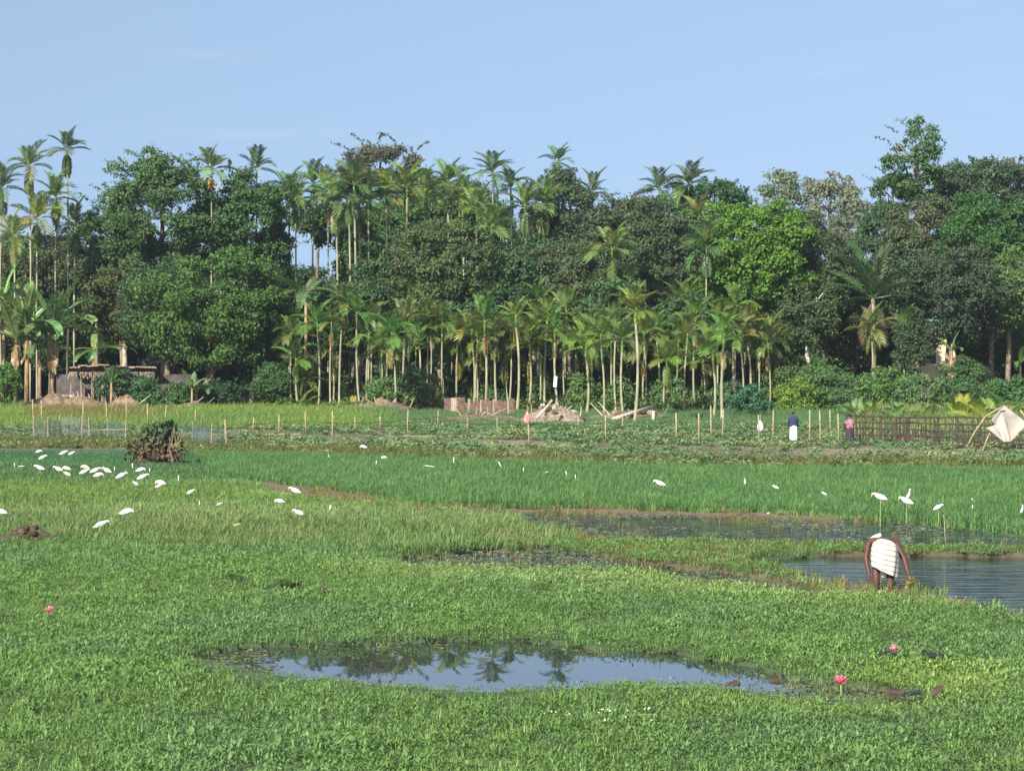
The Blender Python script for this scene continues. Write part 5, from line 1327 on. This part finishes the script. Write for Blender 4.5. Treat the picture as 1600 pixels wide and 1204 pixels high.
# ---- birds
def egret_meshes(dz):
    def P(*pts): return [(x, 0, z + dz) for x, z in pts]
    poses = {
        'stoop': ([(-.27, .25), (-.20, .275), (-.10, .315), (.02, .36), (.10, .40), (.155, .445), (.20, .465), (.245, .45), (.275, .415)], [.014, .05, .095, .102, .076, .044, .034, .040, .02], ((.262, .43), (.30, .345))),
        'upright': ([(-.15, .17), (-.11, .22), (-.05, .31), (.01, .40), (.04, .48), (.045, .56), (.035, .63), (.06, .672), (.10, .668)], [.012, .045, .075, .07, .045, .028, .026, .033, .018], ((.09, .668), (.17, .65))),
        'hunch': ([(-.27, .28), (-.19, .30), (-.08, .335), (.04, .365), (.12, .385), (.18, .385), (.215, .35), (.225, .305)], [.014, .055, .10, .105, .078, .046, .040, .022], ((.222, .325), (.24, .235))),
    }
    out = {}
    for k, (pts, rr, bl) in poses.items():
        out[k] = ([(x, 0, z + dz) for x, z in pts], rr, [(x, 0, z + dz) for x, z in bl])
    return out
BIRD = {}
for st, dz in (('tall', 0.0), ('perch', -.14)):
    for k, (pts, rr, bl) in egret_meshes(dz).items():
        body = MB().tube(pts, [(r, r * .85) for r in rr], 8).v, MB().tube(pts, rr, 8)
        bm = MB().tube(pts, rr, 9)
        bill = MB().tube(bl, [.014, .004], 5).mesh('bill', M['bill'])
        leg = MB().tube([(0, 0, 0), (-.015, 0, .13 if st == 'tall' else .06), (0, 0, .31 + dz)], [.009, .008, .011], 5).mesh('leg', M['leg'])
        BIRD[st, k] = (bm, bill, leg)
BODY = {}
def egret(loc, face, pose, label, mat='white', st='tall', s=1.0, group=None, roll=0.0):
    bm, bill, leg = BIRD[st, pose]
    if (st, pose, mat) not in BODY: BODY[st, pose, mat] = bm.mesh('body', M[mat], True)
    root = thing('egret', loc, label, 'bird', group, R(face), s)
    bo = link('body', BODY[st, pose, mat], root)
    link('bill', bill, root)
    for sy in (-.03, .03): link('leg', leg, root, (-.02, sy, 0))
    return root

EG = [  # column, row of the body, facing (0 right, 180 left), pose, plumage, size, words
    (61, 703, 10, 'hunch', 'white', .85, 'small white egret at the back left of the flock'), (67, 712, 25, 'stoop', 'white', 1.0, 'white egret slanting upward, head right, behind the front left egret'),
    (99, 705, 5, 'stoop', 'white', 1.05, 'white egret farthest back, left of a back pair'), (112, 706, 35, 'stoop', 'white', .9, 'white egret farthest back, right of a back pair'),
    (62, 728, 178, 'stoop', 'white', 1.1, 'plump white egret facing left at the left end of the flock'), (91, 730, 170, 'stoop', 'white', 1.05, 'white egret facing left beside two cream ones'),
    (104, 729, 172, 'hunch', 'cream', 1.0, 'cream egret behind another cream one'), (105, 738, 165, 'stoop', 'cream', .8, 'small cream egret in front of another cream one'),
    (133, 727, 175, 'hunch', 'buff', 1.0, 'orange buff egret behind a white one'), (132, 734, 5, 'stoop', 'white', 1.05, 'white egret in front of the orange buff one'),
    (149, 732, 15, 'stoop', 'white', 1.1, 'white egret right of the orange buff one, head right'), (154, 739, 3, 'hunch', 'white', 1.05, 'white egret stooping lowest in the middle of the flock'),
    (167, 732, 160, 'stoop', 'white', 1.1, 'white egret with raised back, head left, in mid flock'), (190, 740, 28, 'stoop', 'white', 1.15, 'long slim white egret reaching up to the right'),
    (220, 731, 2, 'hunch', 'white', 1.05, 'white egret nearest the brown bush'), (223, 742, 12, 'stoop', 'white', 1.1, 'white egret just below the one at the brown bush'),
    (212, 753, 140, 'stoop', 'grey', .8, 'greyish egret below the flock'), (251, 751, 178, 'hunch', 'white', 1.05, 'white egret right of the flock, tail to the right'),
    (248, 757, 20, 'stoop', 'white', .7, 'small white egret tucked under the rightmost pair'), (298, 766, 40, 'stoop', 'white', .8, 'white egret apart, right of the flock, tilted up'),
    (158, 816, 5, 'stoop', 'white', 1.0, 'white egret nearest the camera with its neck hooked down'), (198, 796, 2, 'hunch', 'white', 1.1, 'white egret alone on the pale grass, head down at right'),
    (1, 796, 182, 'hunch', 'white', 1.0, 'white egret cut by the left edge of the picture'), (311, 787, 60, 'upright', 'white', .5, 'tiny white egret, left of two tiny ones'),
    (342, 786, 30, 'stoop', 'white', .5, 'tiny white egret, right of two tiny ones'), (437, 780, 185, 'hunch', 'white', .85, 'white egret facing left in the grass below the bare mud strip'),
    (461, 763, 165, 'stoop', 'white', 1.05, 'white egret standing on the bare mud strip'), (467, 798, 172, 'stoop', 'white', .9, 'white egret nearest to the camera below the mud strip'),
    (368, 819, 12, 'stoop', 'cream', .6, 'small pale egret in the dry grass'), (568, 703, 175, 'hunch', 'white', 1.0, 'white egret on the bund behind the rice, left of two'),
    (599, 713, 8, 'hunch', 'white', 1.0, 'white egret on the bund behind the rice, right of two'),
]
for (px, cy, fa, ps, mt, s, lb) in EG:
    g = put(px, cy + 12); pm = px_m(g.y); off = .30 * s * pm
    g = put(px, cy + off)
    egret(g, fa, ps, lb, mt, 'tall', s * 0.70, 'white egrets on the grass')

PE = [  # column, body row, foot row of the stake, facing, pose, size, words
    (1031, 754, 772, 160, 'stoop', 1.05, 'white egret on a pale stake in mid rice, tail down'), (1375, 775, 824, 176, 'stoop', 1.0, 'white egret facing left on a stake above the bending man'),
    (1416, 781, 818, 150, 'stoop', 1.0, 'slanting white egret, lower of a pair on a stake'), (1420, 773, 816, 10, 'upright', .7, 'smaller white egret, upper of a pair on a stake'),
    (1466, 791, 824, 25, 'stoop', .75, 'white egret on a stake at the edge of the rice near the pool'), (1597, 796, 815, 40, 'upright', .6, 'white egret at the right edge of the rice'),
    (1164, 752, 768, 90, 'upright', .5, 'small white egret on a stake right of mid rice'), (1212, 760, 776, 150, 'stoop', .6, 'small tilted white egret right of mid rice'),
    (1288, 770, 786, 140, 'stoop', .5, 'small white egret left of the bending man in the rice'),
]
PEL = ['egret in mid rice, tail down', 'egret straight above the bending person', 'lower egret of the slanting pair', 'upper smaller egret of the slanting pair', 'egret at the rice edge by the pool',
       'egret at the right edge of the picture', 'small upright egret right of mid rice', 'small tilted egret right of mid rice', 'small egret left of the bending person']
PEL_USED = []
for (px, cy, by, fa, ps, s, lb) in PE:
    B = put(px, by); T = at(px, cy, B.y); hz = T.z - .15 * s
    stake = MB().tube([(0, 0, -.1), (.01, 0, max(.15, hz - B.z))], [.011, .008], 5).mesh('bird_stake', M['leg'])
    tag(link('bird_stake', stake, None, B), 'thin stake carrying the ' + PEL[len(PEL_USED)], 'stake')
    PEL_USED.append(1)
    egret(Vector((B.x, B.y, hz - .02)), fa, ps, lb, 'white', 'perch', s * 0.74, 'white egrets perched in the rice')

MK = [  # strips on sticks: column, middle row, length m, tilt from upright, words, material
    (672, 728, .40, 97, 'white strip lying flat on its stick', 'plastic'), (709, 720, .32, 3, 'upright white strip tallest at the back of the rice', 'plastic'),
    (782, 727, .34, -28, 'slanting white strip at the back of the rice', 'plastic'), (818, 735, .2, 0, 'short upright white strip right of the slanting one', 'plastic'),
    (853, 738, .2, 70, 'pale curled scrap on a stick', 'paleplastic'), (885, 740, .22, -18, 'slightly tilted white strip in mid rice', 'plastic'),
    (899, 746, .22, 4, 'short white strip low in mid rice', 'plastic'), (588, 723, .2, 0, 'short white strip at the left of the rice', 'plastic'),
    (514, 713, .16, -15, 'small pale strip far left behind the rice', 'paleplastic'), (1520, 781, .14, -30, 'upper of two strips on one line, far right of the rice', 'plastic'),
    (1519, 795, .22, 8, 'lower of two strips on one line, far right of the rice', 'plastic'), (207, 727, .2, 0, 'thin white strip before the brown bush', 'plastic'),
    (279, 747, .22, 6, 'thin white strip right of the bird flock', 'plastic'), (179, 732, .16, 0, 'pale green bottle like strip in the bird flock', 'paleplastic'),
    (234, 734, .14, 0, 'tiny pale strip beside the brown bush', 'paleplastic'), (23, 726, .18, 0, 'pale strip at the far left behind the flock', 'paleplastic'),
    (34, 728, .26, 88, 'flat pale strip at the far left', 'paleplastic'), (516, 792, .14, 5, 'tiny white strip left of the mud strip', 'plastic'),
]
for (px, cy, L, tilt, lb, mt) in MK:
    g = put(px, cy + 12); hz = at(px, cy, g.y).z - g.z
    root = thing('field_marker', g, lb, 'marker', 'white strips on sticks')
    link('stick', MB().tube([(0, 0, -.05), (.005, 0, max(.1, hz))], [.008, .006], 4).mesh('stick', M['bamboo']), root)
    a = R(tilt); d = Vector((math.sin(a), 0, math.cos(a))) * (L / 2); c = Vector((0, 0, hz))
    link('strip', MB().tube([c - d, c - d * .3 + Vector((0, .015, 0)), c + d * .5, c + d], [(.03, .016), (.042, .02), (.04, .018), (.022, .01)], 6).mesh('strip', M[mt], True), root)

# ---- people
def skin_body(name, verts, edges, radii, parent, mat, root_i=0):
    me = bpy.data.meshes.new(name); me.from_pydata(verts, edges, []); me.materials.append(mat)
    o = link(name, me, parent)
    sk = o.modifiers.new('skin', 'SKIN')
    lay = me.skin_vertices[0].data
    for i, r in enumerate(radii):
        lay[i].radius = r if hasattr(r, '__len__') else (r, r); lay[i].use_root = (i == root_i)
    sk.use_smooth_shade = True; sk.branch_smoothing = 0.4
    ss = o.modifiers.new('smooth', 'SUBSURF'); ss.levels = 2; ss.render_levels = 2
    return o

class Sk:
    def __init__(s): s.v = []; s.e = []; s.r = []
    def n(s, p, r, par=None):
        s.v.append(tuple(p)); s.r.append(r); i = len(s.v) - 1
        if par is not None: s.e.append((par, i))
        return i
    def hand(s, wrist, d, side, out):
        """palm and five fingers growing from a wrist joint along d; side: across the palm; out: thumb side sign"""
        d = Vector(d).normalized(); side = Vector(side).normalized(); w = Vector(s.v[wrist])
        pm = s.n(w + d * .055, (.030, .020), wrist)
        for k, (o_, L) in enumerate(((-.030, .062), (-.010, .078), (.011, .082), (.031, .070))):
            b = Vector(s.v[pm]) + d * .035 + side * o_
            i = s.n(b, (.0095, .0095), pm); i = s.n(b + d * L * .5, (.009, .009), i); s.n(b + d * L * .9 + d.cross(side) * .02, (.007, .007), i)
        t = s.n(w + d * .03 + side * out * .04, (.011, .011), pm); s.n(w + d * .075 + side * out * .06, (.009, .009), t)

def loft(rings, name, mat, parent, nu=28, fold=.0, nf=9, label=None):
    """rings: (centre, half width x, half depth y, tilt normal) lofted cloth"""
    V = []; Fq = []
    for k, (c, rx, ry, nrm) in enumerate(rings):
        nrm = Vector(nrm).normalized(); ax = Vector((1, 0, 0)); ax = (ax - nrm * ax.dot(nrm)).normalized(); ay = nrm.cross(ax)
        f = fold * k / max(1, len(rings) - 1)
        for i in range(nu):
            a = 2 * math.pi * i / nu; q = 1 + f * math.sin(nf * a + k * .4)
            V.append(tuple(Vector(c) + ax * math.cos(a) * rx * q + ay * math.sin(a) * ry * q))
    for k in range(len(rings) - 1):
        for i in range(nu): Fq.append((k * nu + i, k * nu + (i + 1) % nu, (k + 1) * nu + (i + 1) % nu, (k + 1) * nu + i))
    o = link(name, raw_mesh(name, V, Fq, mat, True), parent, label=label)
    so = o.modifiers.new('thickness', 'SOLIDIFY'); so.thickness = .008
    sb = o.modifiers.new('smooth', 'SUBSURF'); sb.levels = 1; sb.render_levels = 2
    return o

def striped_cloth():
    m, n, l = new_mat('striped_cloth')
    tc = n.new('ShaderNodeTexCoord'); mp = n.new('ShaderNodeMapping'); mp.inputs['Rotation'].default_value = (0, R(-14), 0)
    w = n.new('ShaderNodeTexWave'); w.wave_type = 'BANDS'; w.bands_direction = 'Z'; w.inputs['Scale'].default_value = 3.6; w.inputs['Distortion'].default_value = 1.6; w.inputs['Detail'].default_value = 1.0
    rp = n.new('ShaderNodeValToRGB'); e = rp.color_ramp.elements
    e[0].position = 0.66; e[0].color = (0.58, 0.54, 0.44, 1); e[1].position = 0.95; e[1].color = (0.26, 0.25, 0.23, 1)
    p = n.new('ShaderNodeBsdfPrincipled'); p.inputs['Roughness'].default_value = .85; o = n.new('ShaderNodeOutputMaterial')
    l.new(tc.outputs['Object'], mp.inputs[0]); l.new(mp.outputs[0], w.inputs['Vector']); l.new(w.outputs['Fac'], rp.inputs[0]); l.new(rp.outputs[0], p.inputs['Base Color']); l.new(p.outputs[0], o.inputs[0])
    return m
M['lungi'] = striped_cloth()

def bending_man():
    B = put(1381, 921); B.z = 0.04
    root = thing('person', B, 'person bending down, bare backed in a white striped wrap, gathering plants at the pool', 'person')
    k = Sk()
    pel = k.n((.01, .0, .775), (.15, .11)); sp = k.n((.01, .16, .83), (.145, .11), pel); ch = k.n((.03, .34, .86), (.19, .125), sp)
    nk = k.n((-.02, .50, .79), .062, ch); hd = k.n((-.035, .575, .735), .088, nk); ht = k.n((-.04, .655, .665), .092, hd); k.n((-.04, .70, .625), .07, ht)
    k.n((-.035, .60, .635), .022, ht)
    for sx in (-1, 1): k.n((-.035 + sx * .088, .615, .715), .02, hd)
    sl = k.n((-.205, .36, .87), .078, ch); el = k.n((-.268, .30, .57), .05, sl); wl_ = k.n((-.232, .16, .30), .034, el); k.hand(wl_, (.02, -.1, -1), (1, 0, 0), 1)
    sr = k.n((.245, .33, .865), .085, ch); er = k.n((.395, .22, .58), .060, sr); wr = k.n((.455, .11, .28), .04, er); k.hand(wr, (.05, -.05, -1), (1, 0, 0), -1)
    for sx, kx, ax, ky in ((-1, -.135, -.135, .05), (1, .115, .11, .07)):
        h = k.n((sx * .095, -.005, .72), .105, pel); kn = k.n((kx, ky, .42), .078, h); cf = k.n((kx * 1.02, ky * .3 - .02, .29), .074, kn); an = k.n((ax, -.03, .07), .046, cf)
        f1 = k.n((ax, .06, .035), (.04, .035), an); k.n((ax + sx * .02, .15, .025), (.036, .02), f1)
    skin_body('body', k.v, k.e, k.r, root, M['skin'])
    # wrap cloth: from the small of the back round the seat and down, its hem lower at the right
    rings = [((.0, .11, .80), .185, .132, (0, 1, .12)), ((.004, .04, .785), .21, .155, (0, .8, .5)), ((.008, .0, .77), .224, .175, (0, .6, .8)), ((.012, .0, .74), .232, .20, (0, .35, 1)),
             ((.012, .0, .64), .236, .195, (0, .1, 1)), ((.01, .0, .52), .238, .19, (.18, 0, 1)), ((.008, .0, .42), .238, .19, (.36, 0, 1)), ((.004, .0, .355), .236, .188, (.46, 0, 1))]
    loft(rings, 'wrap_cloth', M['lungi'], root, 40, .075, 7)
    # knot of cloth under the right hem, head cloth, hair
    loft([((-.02, .0, .44), .08, .05, (0, 0, 1)), ((0, .01, .36), .07, .045, (0, 0, 1)), ((.01, .02, .26), .035, .03, (0, 0, 1))], 'cloth_tail', M['whitecloth'], root, 10)
    link('hair', MB().ball((-.04, .665, .69), (.098, .10, .095), 12, 8).mesh('hair', M['hair'], True), root)
    mb = MB(); pts = [(-.04 + .115 * math.cos(a), .60 + .05 * math.sin(a), .80 + .06 * math.sin(a)) for a in [i * math.pi / 8 for i in range(-1, 10)]]
    mb.tube(pts, [.03] + [.045] * 9 + [.03], 7); mb.tube([(-.16, .45, .90), (-.09, .40, .935), (-.01, .42, .965), (.03, .48, .97)], [.03, .045, .045, .025], 7)
    link('head_cloth', mb.mesh('head_cloth', M['whitecloth'], True), root)
    H = B + Vector((.47, .07, .07))
    pr = thing('plant_bunch', H, 'dripping bunch of yellow green water plants in the bending person\'s hand', 'plants')
    rg = np.random.default_rng(3); P = rg.normal(0, 1, (150, 3)) * np.array([.065, .06, .07]) + np.array([0, 0, .06]); P[:, 2] = np.abs(P[:, 2])
    V, Fq = kites(rg, P, rg.normal(0, 1, (150, 3)), .075, .3); link('leaves', raw_mesh('leaves', V, Fq, M['leaf']), pr, color=(0.19, 0.17, 0.045))
    mb = MB(); rr = random.Random(4)
    for i in range(9): mb.tube([(rr.uniform(-.02, .02), 0, .14), (rr.uniform(-.1, .1), rr.uniform(-.05, .05), -.01)], .006, 4)
    link('stems', mb.mesh('stems', M['leg']), pr)
bending_man()

def stander(px, py, scale, face, label, top, bottom, lean=.1, hem=.12):
    B = put(px, py); root = thing('person', B, label, 'person', None, R(face), scale); k = Sk(); L = lean
    pel = k.n((0, 0, .92), (.14, .1)); sp = k.n((0, L * .3, 1.1), (.13, .095), pel); ch = k.n((0, L * .8, 1.28), (.165, .11), sp); nk = k.n((0, L * 1.4, 1.45), .055, ch)
    hd = k.n((0, L * 1.9 + .01, 1.54), .085, nk); k.n((0, L * 2.2, 1.64), .08, hd); k.n((0, L * 2.1 + .1, 1.55), .02, hd)
    for sx in (-1, 1):
        k.n((sx * .085, L * 1.9, 1.555), .018, hd)
        s = k.n((sx * .18, L * .9, 1.37), .062, ch); e = k.n((sx * .25, L * .8 + .04, 1.10), .045, s); w = k.n((sx * .22, L + .18, .90), .03, e); k.hand(w, (0, .4, -1), (1, 0, 0), -sx)
        h = k.n((sx * .09, 0, .84), .1, pel); kn = k.n((sx * .11, .02, .48), .066, h); an = k.n((sx * .11, -.02, .07), .04, kn); f = k.n((sx * .11, .07, .035), (.04, .03), an); k.n((sx * .12, .16, .025), (.036, .02), f)
    skin_body('body', k.v, k.e, k.r, root, M['skin'])
    loft([((0, L * 1.2, 1.42), .09, .075, (0, L, 1)), ((0, L * .95, 1.36), .205, .12, (0, L, 1)), ((0, L * .8, 1.25), .215, .14, (0, L, 1)), ((0, L * .4, 1.08), .20, .135, (0, L, 1)), ((0, .01, .88), .215, .15, (0, 0, 1))], 'shirt', M[top], root, 24, .03)
    for sx in (-1, 1):
        loft([((sx * .17, L * .9, 1.385), .085, .085, (sx * .6, 0, 1)), ((sx * .215, L * .86 + .02, 1.25), .075, .078, (-sx * .2, 0, 1)), ((sx * .24, L * .82 + .03, 1.13), .075, .075, (-sx * .2, 0, 1))], 'sleeve', M[top], root, 14)
    loft([((0, 0, .95), .17, .13, (0, 0, 1)), ((0, 0, .82), .205, .155, (0, 0, 1)), ((0, 0, .55), .215, .17, (0, 0, 1)), ((0, 0, hem), .225, .18, (0, 0, 1))], 'wrap_cloth', M[bottom], root, 24, .07, 7)
    link('hair', MB().ball((0, L * 2.1 - .02, 1.605), (.092, .098, .09), 12, 8).mesh('hair', M['hair'], True), root)
M['pinkprint'] = plain_mat('pink_print', (0.38, 0.22, 0.26), .85, .1, 7.0, color2=(0.12, 0.03, 0.05))
stander(1240, 692, .97, 0, 'person in navy shirt and white wrap working in the plot, seen from behind', 'navy', 'whitecloth', .12)
stander(1328, 694, .93, 10, 'person in pink and white patterned top at the left end of the dark fence', 'pinkprint', 'darkcloth', .05)

# ---- small things
def sack(px, py, s, label, mat='whitecloth', cat='sack', top='grey'):
    B = put(px, py); root = thing('hanging_sack', B, label, cat)
    link('bag', MB().tube([(0, 0, .18), (0, 0, .26), (.01, 0, .42), (0, 0, .62), (.01, 0, .74), (0, 0, .80)], [.03, .15, .2, .17, .1, .05], 10).mesh('bag', M[mat], True), root, None, None, s)
    link('stake', MB().tube([(0, .03, -.1), (0, .03, 1.25)], .022, 5).mesh('stake', M['bamboo']), root, None, None, s)
    link('neck', MB().tube([(0, 0, .72), (0, 0, .86)], [.11, .04], 8).mesh('neck', M[top], True), root, None, None, s)
sack(1188, 680, 1.0, 'white sack tied on a stake in the plot before the blue green bush')
sack(824, 668, 1.15, 'red and white cloth bundle hung on a stake before the rubble heap', 'redcloth', 'cloth', 'redcloth')
tag(link('hanging_slip', MB().box((0, 0, 0), (.26, .05, .85), (0, R(4), 0)).mesh('hanging_slip', M['plastic']), None, put(866, 642) + Vector((.08, -.22, 2.35))), 'white slip hung on a palm trunk over the rubble heap', 'slip')

def lily(px, py, s, label, face=0, pm_='pink'):
    B = put(px, py + 12); pm = px_m(B.y); hz = at(px, py, B.y).z - B.z + .03; s *= 1.15
    root = thing('water_lily', B, label, 'flower', 'pink water lilies'); rng = random.Random(px)
    mb = MB()
    for ring, (n, el, L) in enumerate(((8, 20, .095), (8, 45, .09), (6, 68, .08))):
        for i in range(n):
            a = 2 * math.pi * (i + .5 * ring) / n + rng.uniform(-.1, .1); e = R(el + rng.uniform(-8, 8))
            d = Vector((math.cos(a) * math.cos(e), math.sin(a) * math.cos(e), math.sin(e))); sd_ = Vector((-math.sin(a), math.cos(a), 0)) * L * .2
            up = Vector((0, 0, L * .1)); mb.add([(0, 0, 0), d * L * .5 + sd_ - up * .3, d * L + up, d * L * .5 - sd_ - up * .3, d * L * .5 - up * .9], [(0, 1, 4), (1, 2, 4), (2, 3, 4), (3, 0, 4)])
    link('petals', mb.mesh('petals', M[pm_], True), root, (0, 0, hz), (R(rng.uniform(-15, 25)), 0, face), s)
    link('heart', MB().ball((0, 0, .03), (.022, .022, .03), 8, 5).mesh('heart', M['yellowc'], True), root, (0, 0, hz), None, s)
    link('stem', MB().tube([(0, 0, -.1), (.01, 0, hz * .6), (0, 0, hz)], .007, 5).mesh('stem', M['leg']), root)
lily(77, 958, .95, 'pink water lily alone in the grass at the lower left', 0, 'palepink')
lily(1397, 1020, .95, 'pale pink open water lily in the weed at the lower right', .5, 'palepink')
lily(1313, 1070, 1.0, 'deep pink open water lily at the end of the pond')

def curled_leaf(px, py, w, h, mat, label, seed, cat='leaf'):
    B = put(px, py); rng = random.Random(seed); n = 10; V = []; Fq = []
    for i in range(n + 1):
        for j in range(5):
            t = i / n - .5; v = j / 4 - .5
            ww = math.sqrt(max(.02, 1 - 4 * t * t))
            V.append((t * w, v * w * .85 * ww, .01 + h * (.35 + .8 * v + .5 * math.cos(t * 2.6 + seed)) * .8 + rng.uniform(-.012, .012)))
    for i in range(n):
        for j in range(4): o = i * 5 + j; Fq.append((o, o + 1, o + 6, o + 5))
    o = link('curled_leaf', raw_mesh('curled_leaf', V, Fq, M[mat], True), None, B + Vector((0, 0, .10)), (0, 0, rng.uniform(-.4, .4)), (1.1, 1.1, 1.1))
    so = o.modifiers.new('thickness', 'SOLIDIFY'); so.thickness = .006
    return tag(o, label, cat, 'curled lily leaves')
curled_leaf(1453, 1041, .20, .10, 'lilypad', 'black upturned lily leaf in the weed at the lower right', 1)
curled_leaf(1478, 1042, .20, .11, 'lilypad', 'dark green domed lily leaf right of the black upturned one', 2)
curled_leaf(1397, 1096, .22, .10, 'brownleaf', 'large brown curled leaf at the tip of the pond', 3)
curled_leaf(1425, 1099, .17, .05, 'lilypad', 'dark flat leaf right of the large brown one', 4)
curled_leaf(1464, 1099, .12, .09, 'brownleaf', 'small brown folded leaf past the tip of the pond', 5)
curled_leaf(1210, 1082, .14, .07, 'brownleaf', 'small brown leaf on the near rim of the pond', 6)
curled_leaf(1385, 1036, .24, .05, 'lilypad', 'dark leaf below the pale pink lily', 7)
curled_leaf(370, 920, .32, .10, 'lilypad', 'dark wet leaf by the small left puddle', 8)
curled_leaf(354, 922, .12, .07, 'brownleaf', 'tan leaf edge by the small left puddle', 9)
curled_leaf(455, 916, .30, .08, 'lilypad', 'domed dark leaf over the puddle', 10)
curled_leaf(505, 934, .16, .05, 'brownleaf', 'brown leaf at the right end of the puddle', 11)
curled_leaf(1145, 1086, .16, .05, 'brownleaf', 'orange brown leaf left of the pond outlet', 12)

def scrap(px, py, w, h, mat, label, seed):
    rng = random.Random(seed); o = link('scrap', MB().ball((0, 0, h * .4), (w / 2, w * .3, h / 2), 9, 6, .15, rng).mesh('scrap', M[mat], True), None, put(px, py))
    o.rotation_euler = (0, rng.uniform(-.2, .2), rng.uniform(-.5, .5)); return tag(o, label, 'litter', 'litter on the mud')
scrap(872, 865, .24, .12, 'paleplastic', 'pale plastic bag floating in the dark ditch', 1)
scrap(998, 878, .16, .12, 'redcloth', 'reddish scrap on the ditch bank', 2)
scrap(1190, 802, .11, .07, 'plastic', 'white scrap on the mud, left of a pair', 3)
scrap(1202, 803, .14, .07, 'plastic', 'white scrap on the mud, right of a pair', 4)
scrap(576, 784, .14, .05, 'cream', 'cream scrap at the end of the bare mud strip', 5)
scrap(591, 786, .11, .08, 'grey', 'grey scrap just past the bare mud strip', 6)
scrap(697, 797, .2, .05, 'plastic', 'long white scrap at the near edge of the rice', 7)
scrap(735, 803, .12, .05, 'cream', 'small cream scrap at the near edge of the rice', 8)
scrap(958, 808, .12, .05, 'plastic', 'white scrap floating on the weedy channel', 9)
scrap(1025, 810, .07, .05, 'plastic', 'tiny white scrap right on the weedy channel', 10)
scrap(1287, 827, .12, .1, 'plastic', 'white scrap at the right of the weedy channel', 11)
scrap(1425, 1092, .03, .06, 'plastic', 'tiny white chip by the large brown leaf', 12)
pole('pool_stick', [put(1479, 872), put(1479, 872) + Vector((-.06, 0, .95))], [.012, .009], 'bamboo', 'thin tall stick standing in the pool right of the person', 'stick')

fl = MB().ball((0, 0, 0), (.02, .02, .012), 6, 4)
for i in range(6): fl.ball((.022 * math.cos(i * 1.047), .022 * math.sin(i * 1.047), .004), (.016, .016, .006), 5, 3)
fl = fl.mesh('white_flower', M['white'])
rr = random.Random(31)
for (px, py) in [(862, 1113), (868, 1114), (886, 1119), (890, 1117), (908, 1121), (915, 1119), (936, 1115), (941, 1110), (950, 1110), (953, 1112), (961, 1111), (981, 1112), (992, 1113), (1008, 1109), (1014, 1108), (1018, 1127), (1022, 1119), (977, 1122), (945, 1127), (937, 1128), (968, 1122)]:
    tag(link('white_flower', fl, None, put(px, py + 12) + Vector((0, 0, .10)), (R(50), 0, rr.uniform(0, 6)), rr.uniform(.3, .5)), 'tiny white flower in the weed mat just below the pond', 'flower', 'tiny white flowers below the pond')

# ------------------------------------------------------------------ the air
m, n, l = new_mat('haze_air')
vol = n.new('ShaderNodeVolumePrincipled'); vol.inputs['Color'].default_value = (0.80, 0.88, 0.97, 1); vol.inputs['Density'].default_value = 0.00017; vol.inputs['Anisotropy'].default_value = 0.3
o_ = n.new('ShaderNodeOutputMaterial'); l.new(vol.outputs[0], o_.inputs['Volume'])
tag(link('haze', MB().box((0, 4900, 14.7), (26000, 10400, 32.6)).mesh('haze', m)), 'thin pale haze over the fields', None, kind='stuff')
